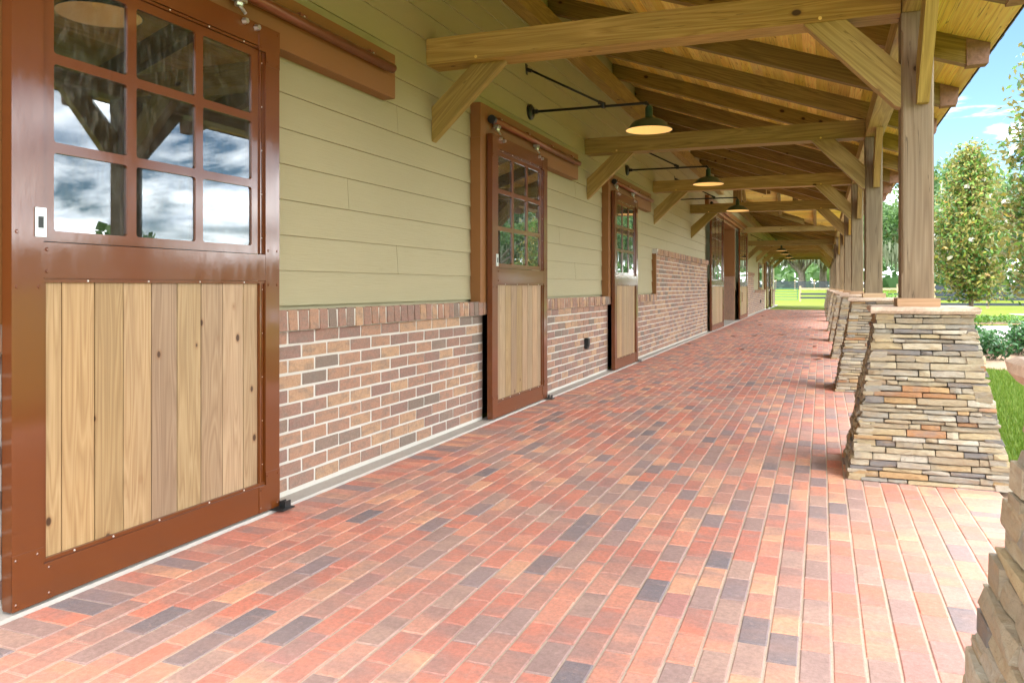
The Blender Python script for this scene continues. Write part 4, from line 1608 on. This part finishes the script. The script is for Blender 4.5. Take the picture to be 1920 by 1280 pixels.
def oak_meshes(seed, h, rad, n, moss=700, card=0.55):
    rr = random.Random(seed)
    global R
    keep, R = R, rr
    tk, lf, ms = MB(), MB(), MB()
    base = [(0, 0, -0.3), (0.1, 0, h * .12), (0.0, 0.1, h * .26)]
    tube(tk, base, [rad * .075, rad * .058, rad * .05], 8)
    clumps = []
    for i in range(13):
        a = i * 2.4 + rr.uniform(-.4, .4)
        el = rr.uniform(.25, 1.1)
        ln = rad * rr.uniform(.65, 1.05)
        p0 = Vector((0, .1, h * rr.uniform(.16, .27)))
        p2 = Vector((math.cos(a) * ln * math.cos(el * .9), math.sin(a) * ln * math.cos(el * .9), h * .3 + ln * math.sin(el) * .75))
        p1 = (p0 + p2) / 2 + Vector((0, 0, h * .06))
        tube(tk, [p0, p1, p2], [rad * .035, rad * .022, rad * .006], 6, cap=False)
        clumps += [(p2, rad * rr.uniform(.26, .40)), (p1.lerp(p2, .5) + Vector((0, 0, rad * .12)), rad * rr.uniform(.2, .34))]
    for i in range(16):
        a = rr.uniform(0, 6.283)
        q = math.sqrt(rr.random()) * .85
        clumps.append((Vector((math.cos(a) * rad * q, math.sin(a) * rad * q, h * (.97 - .5 * q * q - rr.uniform(0, .16)))), rad * rr.uniform(.16, .30)))
    tot = sum(c[1] ** 2 for c in clumps)
    for c, r in clumps:
        k = int(n * r * r / tot)
        for q in range(k):
            v = Vector((rr.gauss(0, 1), rr.gauss(0, 1), rr.gauss(0, 1))).normalized() * r * rr.random() ** .33
            v.z *= .62
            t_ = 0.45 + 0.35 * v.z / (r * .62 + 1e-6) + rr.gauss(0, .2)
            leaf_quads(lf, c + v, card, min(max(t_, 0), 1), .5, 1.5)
        for q in range(int(moss * r * r / tot)):
            v = Vector((rr.gauss(0, .5) * r, rr.gauss(0, .5) * r, -r * .35))
            p = c + v
            ln = rr.uniform(.4, 1.7) * rad / 8
            w = rr.uniform(.04, .12) * rad / 8
            a = rr.uniform(0, 3.14)
            ca, sa = math.cos(a) * w, math.sin(a) * w
            ms.add([(p.x - ca, p.y - sa, p.z), (p.x + ca, p.y + sa, p.z), (p.x + ca * .7 + .05, p.y + sa * .7, p.z - ln * .6), (p.x, p.y, p.z - ln), (p.x - ca * .8, p.y - sa * .8, p.z - ln * .55)], [(0, 1, 2, 3, 4)], rr.random())
    R = keep
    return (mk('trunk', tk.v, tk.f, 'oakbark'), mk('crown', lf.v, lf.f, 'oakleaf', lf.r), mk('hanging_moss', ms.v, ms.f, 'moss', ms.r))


OAK = [oak_meshes(11, 13, 8.5, 9000, 900, .42), oak_meshes(23, 12, 9.5, 9500, 1500, .42), oak_meshes(37, 14, 8.0, 9000, 300, .40)]


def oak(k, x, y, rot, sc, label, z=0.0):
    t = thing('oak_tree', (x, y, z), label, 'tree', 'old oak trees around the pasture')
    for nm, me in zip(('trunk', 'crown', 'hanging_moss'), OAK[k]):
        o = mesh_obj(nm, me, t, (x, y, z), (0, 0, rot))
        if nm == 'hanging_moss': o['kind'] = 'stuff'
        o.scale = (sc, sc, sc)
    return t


spots = [(1, -8, 128, 0.3, 1.15, 'mossy oak beyond the far fence, leftmost under the last tie beam'),
         (0, 0, 122, 1.3, 1.0, 'mossy oak beyond the far fence, in the middle of the walkway view'),
         (1, 7, 126, 2.2, 1.1, 'mossy oak beyond the far fence, right side of the walkway view'),
         (2, 3.0, 150, 2.9, 1.3, 'taller oak showing behind the mossy oaks at the end of the walkway'),
         (1, -18, 138, 4.2, 1.3, 'oak beyond the far fence hidden by the barn corner'),
         (2, 11.5, 84, 5.1, 0.92, 'green oak showing in the gap between the nearest and second posts'),
         (1, 17.5, 104, 0.9, 1.15, 'mossy oak behind the green oak between the posts'),
         (1, 27, 88, 1.9, 0.98, 'grey green oak behind the young magnolia'),
         (2, 37, 92, 3.2, 1.0, 'grey green oak at the right edge behind the magnolias'),
         (0, 22, 140, 2.5, 1.5, 'far oak rising behind the magnolia'),
         (1, 46, 118, 3.6, 1.3, 'far oak beyond the right edge of the photo'),
         (2, 24, 62, 0.6, 0.75, 'oak out on the lawn, hidden from view but reflected in the second door'),
         ]
for k, x, y, r_, sc, lb in spots:
    oak(k, x, y, r_, sc, lb, 0.0 if y < 75 else 0.7)

# woods closing the horizon
wd = MB()
for i in range(9000):
    a = R.uniform(-1.3, 1.75)
    d = R.uniform(185, 250)
    z = abs(R.gauss(0, .5))
    p = (d * math.sin(a), d * math.cos(a), 0.5 + R.random() ** 1.15 * (9.5 + 3.5 * math.sin(a * 17) + 2 * math.sin(a * 41)))
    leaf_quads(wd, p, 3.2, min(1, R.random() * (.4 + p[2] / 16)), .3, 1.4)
tag(wd.build('far_woods', 'oakleaf'), 'far line of woods closing the horizon', 'woods', None, 'stuff')


def shrub(x, y, r, h, n, mat, label, size=0.075, name='shrub'):
    t = thing(name, (x, y, -0.02), label, 'shrub')
    st, lf = MB(), MB()
    for i in range(22):
        a = R.uniform(0, 6.283); q = math.sqrt(R.random())
        bx, by = x + r * .6 * q * math.cos(a), y + r * .6 * q * math.sin(a)
        hh = h * R.uniform(.6, 1.0) * (1 - .4 * q * q)
        ex, ey = x + r * q * math.cos(a), y + r * q * math.sin(a)
        tube(st, [(bx, by, -0.02), ((bx + ex) / 2, (by + ey) / 2, hh * .55), (ex, ey, hh)], [.006, .005, .002], 4, cap=False)
        for k in range(n // 22):
            s = R.random() ** .7
            pp = Vector((bx + (ex - bx) * s + R.gauss(0, r * .13), by + (ey - by) * s + R.gauss(0, r * .13), max(0.01, hh * (.15 + .85 * s) + R.gauss(0, h * .08))))
            leaf_quads(lf, pp, size, min(max(s * .8 + R.gauss(0, .2), 0), 1), .9, 2.0)
    st.build('stems', 'bark', t, withr=False)
    lf.build('foliage', mat, t)
    return t


shrub(4.85, 14.0, 0.55, 0.52, 1700, 'shrub', 'dark green low shrub just right of the nearest whole pier')
shrub(5.55, 15.2, 0.60, 0.60, 1700, 'shrub', 'dark green low shrub in the middle of the mulched bed')
shrub(6.35, 16.6, 0.60, 0.62, 1500, 'shrub', 'dark green low shrub at the right end of the mulched bed')
shrub(5.0, 16.4, 0.5, 0.5, 1200, 'shrub', 'dark green low shrub at the back of the mulched bed')
shrub(5.5, 24.5 + 20, 0.9, 0.95, 1500, 'brightshrub', 'bright green rounded bush showing between the nearest and second posts', 0.13, 'bush')
gc = MB()
for i in range(2600):
    a = R.uniform(0, 6.283); q = math.sqrt(R.random())
    leaf_quads(gc, (7.3 + 2.1 * q * math.cos(a), 30.0 + 1.7 * q * math.sin(a), R.uniform(.0, .16)), .10, R.random(), 1.2, 1.8)
tag(gc.build('ground_cover', 'brightshrub'), 'low green ground cover around the foot of the young magnolia', 'ground cover', None, 'stuff')

# ------------------------------------------------------------------ fences and gate


def fence(p0, p1, posts, rails, hgt, label, rail_mat='fence', z=-0.03, pw=0.13, rh=0.14, toprail=None, zfun=None):
    a, b = Vector(p0), Vector(p1)
    d = (b - a)
    ln = d.length
    t = thing('fence', ((a.x + b.x) / 2, (a.y + b.y) / 2, z), label, 'fence')
    ang = math.atan2(d.y, d.x)
    for i in range(posts):
        q = a + d * (i / (posts - 1))
        me = bevmesh(hgt + 0.08, pw, pw, 0.008, 'fencewood')
        mesh_obj('post', me, t, (q.x, q.y, z + (hgt + .08) / 2 - .03), (0, -math.pi / 2, ang) if False else Matrix.Rotation(ang, 3, 'Z').__matmul__(Matrix.Rotation(-math.pi / 2, 3, 'Y')).to_euler())
    seg = ln / (posts - 1)
    n = Vector((d.y, -d.x)).normalized() * (pw / 2 + 0.014)
    for i in range(posts - 1):
        c = a + d * ((i + .5) / (posts - 1))
        for j, rzz in enumerate(rails):
            mt = toprail if (toprail and j == len(rails) - 1) else rail_mat
            me = bevmesh(round(seg - 0.02, 3), 0.025, rh, 0.003, mt)
            mesh_obj('rail', me, t, (c.x + n.x, c.y + n.y, z + rzz), (0, 0, ang))
    return t


fence((1.05, 67.8), (8.6, 68.6), 4, (0.28, 0.58, 0.98), 1.16, 'board fence with a pale top rail right of the green gate', toprail='fencewood')
fence((8.2, 48.0), (36, 50.5), 12, (0.22, 0.50, 0.78, 1.12), 1.25, 'dark four board fence on the lawn behind the young magnolia')
fence((-16, 104), (8.5, 104.5), 12, (0.22, 0.47, 0.72, 0.97), 1.22, 'dark board fence with bright post tops in front of the mossy oaks', z=0.70, rh=0.17, pw=.17)
fence((9.0, 80), (44, 82), 14, (0.22, 0.50, 0.78, 1.1), 1.2, 'distant dark board fence beyond the near lawn fence', z=0.12)

gt = thing('pasture_gate', (-1.0, 67.6, 0), 'green tubular pasture gate left of the pale fence post at the end of the walkway', 'gate')
for nm, sp in (('gate_bar', [((-2.6, 67.6, z), (0.88, 67.75, z)) for z in (0.12, 0.32, 0.52, 0.74, 0.96)]), ('gate_upright', [((x, 67.68, 0.10), (x, 67.68, 0.98)) for x in (-2.6, -0.9, 0.86)])):
    for p, q in sp:
        m = MB()
        tube(m, [p, q], [0.028, 0.028], 6)
        m.build(nm, 'gate', gt, withr=False)

# ------------------------------------------------------------------ fallen leaves
places = [(0.21, 15.7, 'near the foot of the tall brick wall'), (1.21, 18.8, 'in the middle, short of the entrance'), (0.79, 18.4, 'left of the walkway middle, short of the entrance'),
          (2.49, 15.8, 'right of the walkway, left of the third pier'), (2.45, 17.9, 'right of the walkway, left of the fourth pier'), (0.65, 27.0, 'before the far tall door'),
          (1.77, 19.5, 'right of the walkway middle, short of the entrance'), (0.55, 31.6, 'at the foot of the far brick'), (1.64, 35.2, 'far along the walkway'), (0.95, 24.2, 'at the entrance'),
          (2.3, 23.0, 'beside the fifth pier'), (1.3, 14.6, 'nearest on the walkway'), (2.55, 13.0, 'beside the third pier, nearest the edge')]
for x, y, lb in places:
    m = MB()
    a = R.uniform(0, 6.28)
    l, w = R.uniform(.07, .11), R.uniform(.026, .04)
    pts = [(-l, 0, .006), (-l * .3, -w, .016), (l * .5, -w * .8, .012), (l, 0, .022), (l * .5, w * .8, .020), (-l * .3, w, .010), (0, 0, .004)]
    rp3 = [(x + p[0] * math.cos(a) - p[1] * math.sin(a), y + p[0] * math.sin(a) + p[1] * math.cos(a), p[2]) for p in pts]
    top = [(p[0], p[1], p[2] + .0015) for p in rp3]
    m.add(rp3 + top, [(0, 6, 1), (1, 6, 2), (2, 6, 3), (3, 6, 4), (4, 6, 5), (5, 6, 0), (7, 8, 13), (8, 9, 13), (9, 10, 13), (10, 11, 13), (11, 12, 13), (12, 7, 13)])
    tag(m.build('fallen_leaf', 'dryleaf', loc=(x, y, 0.0), withr=False), 'curled brown fallen leaf on the pavers ' + lb, 'leaf', 'fallen leaves on the pavers')
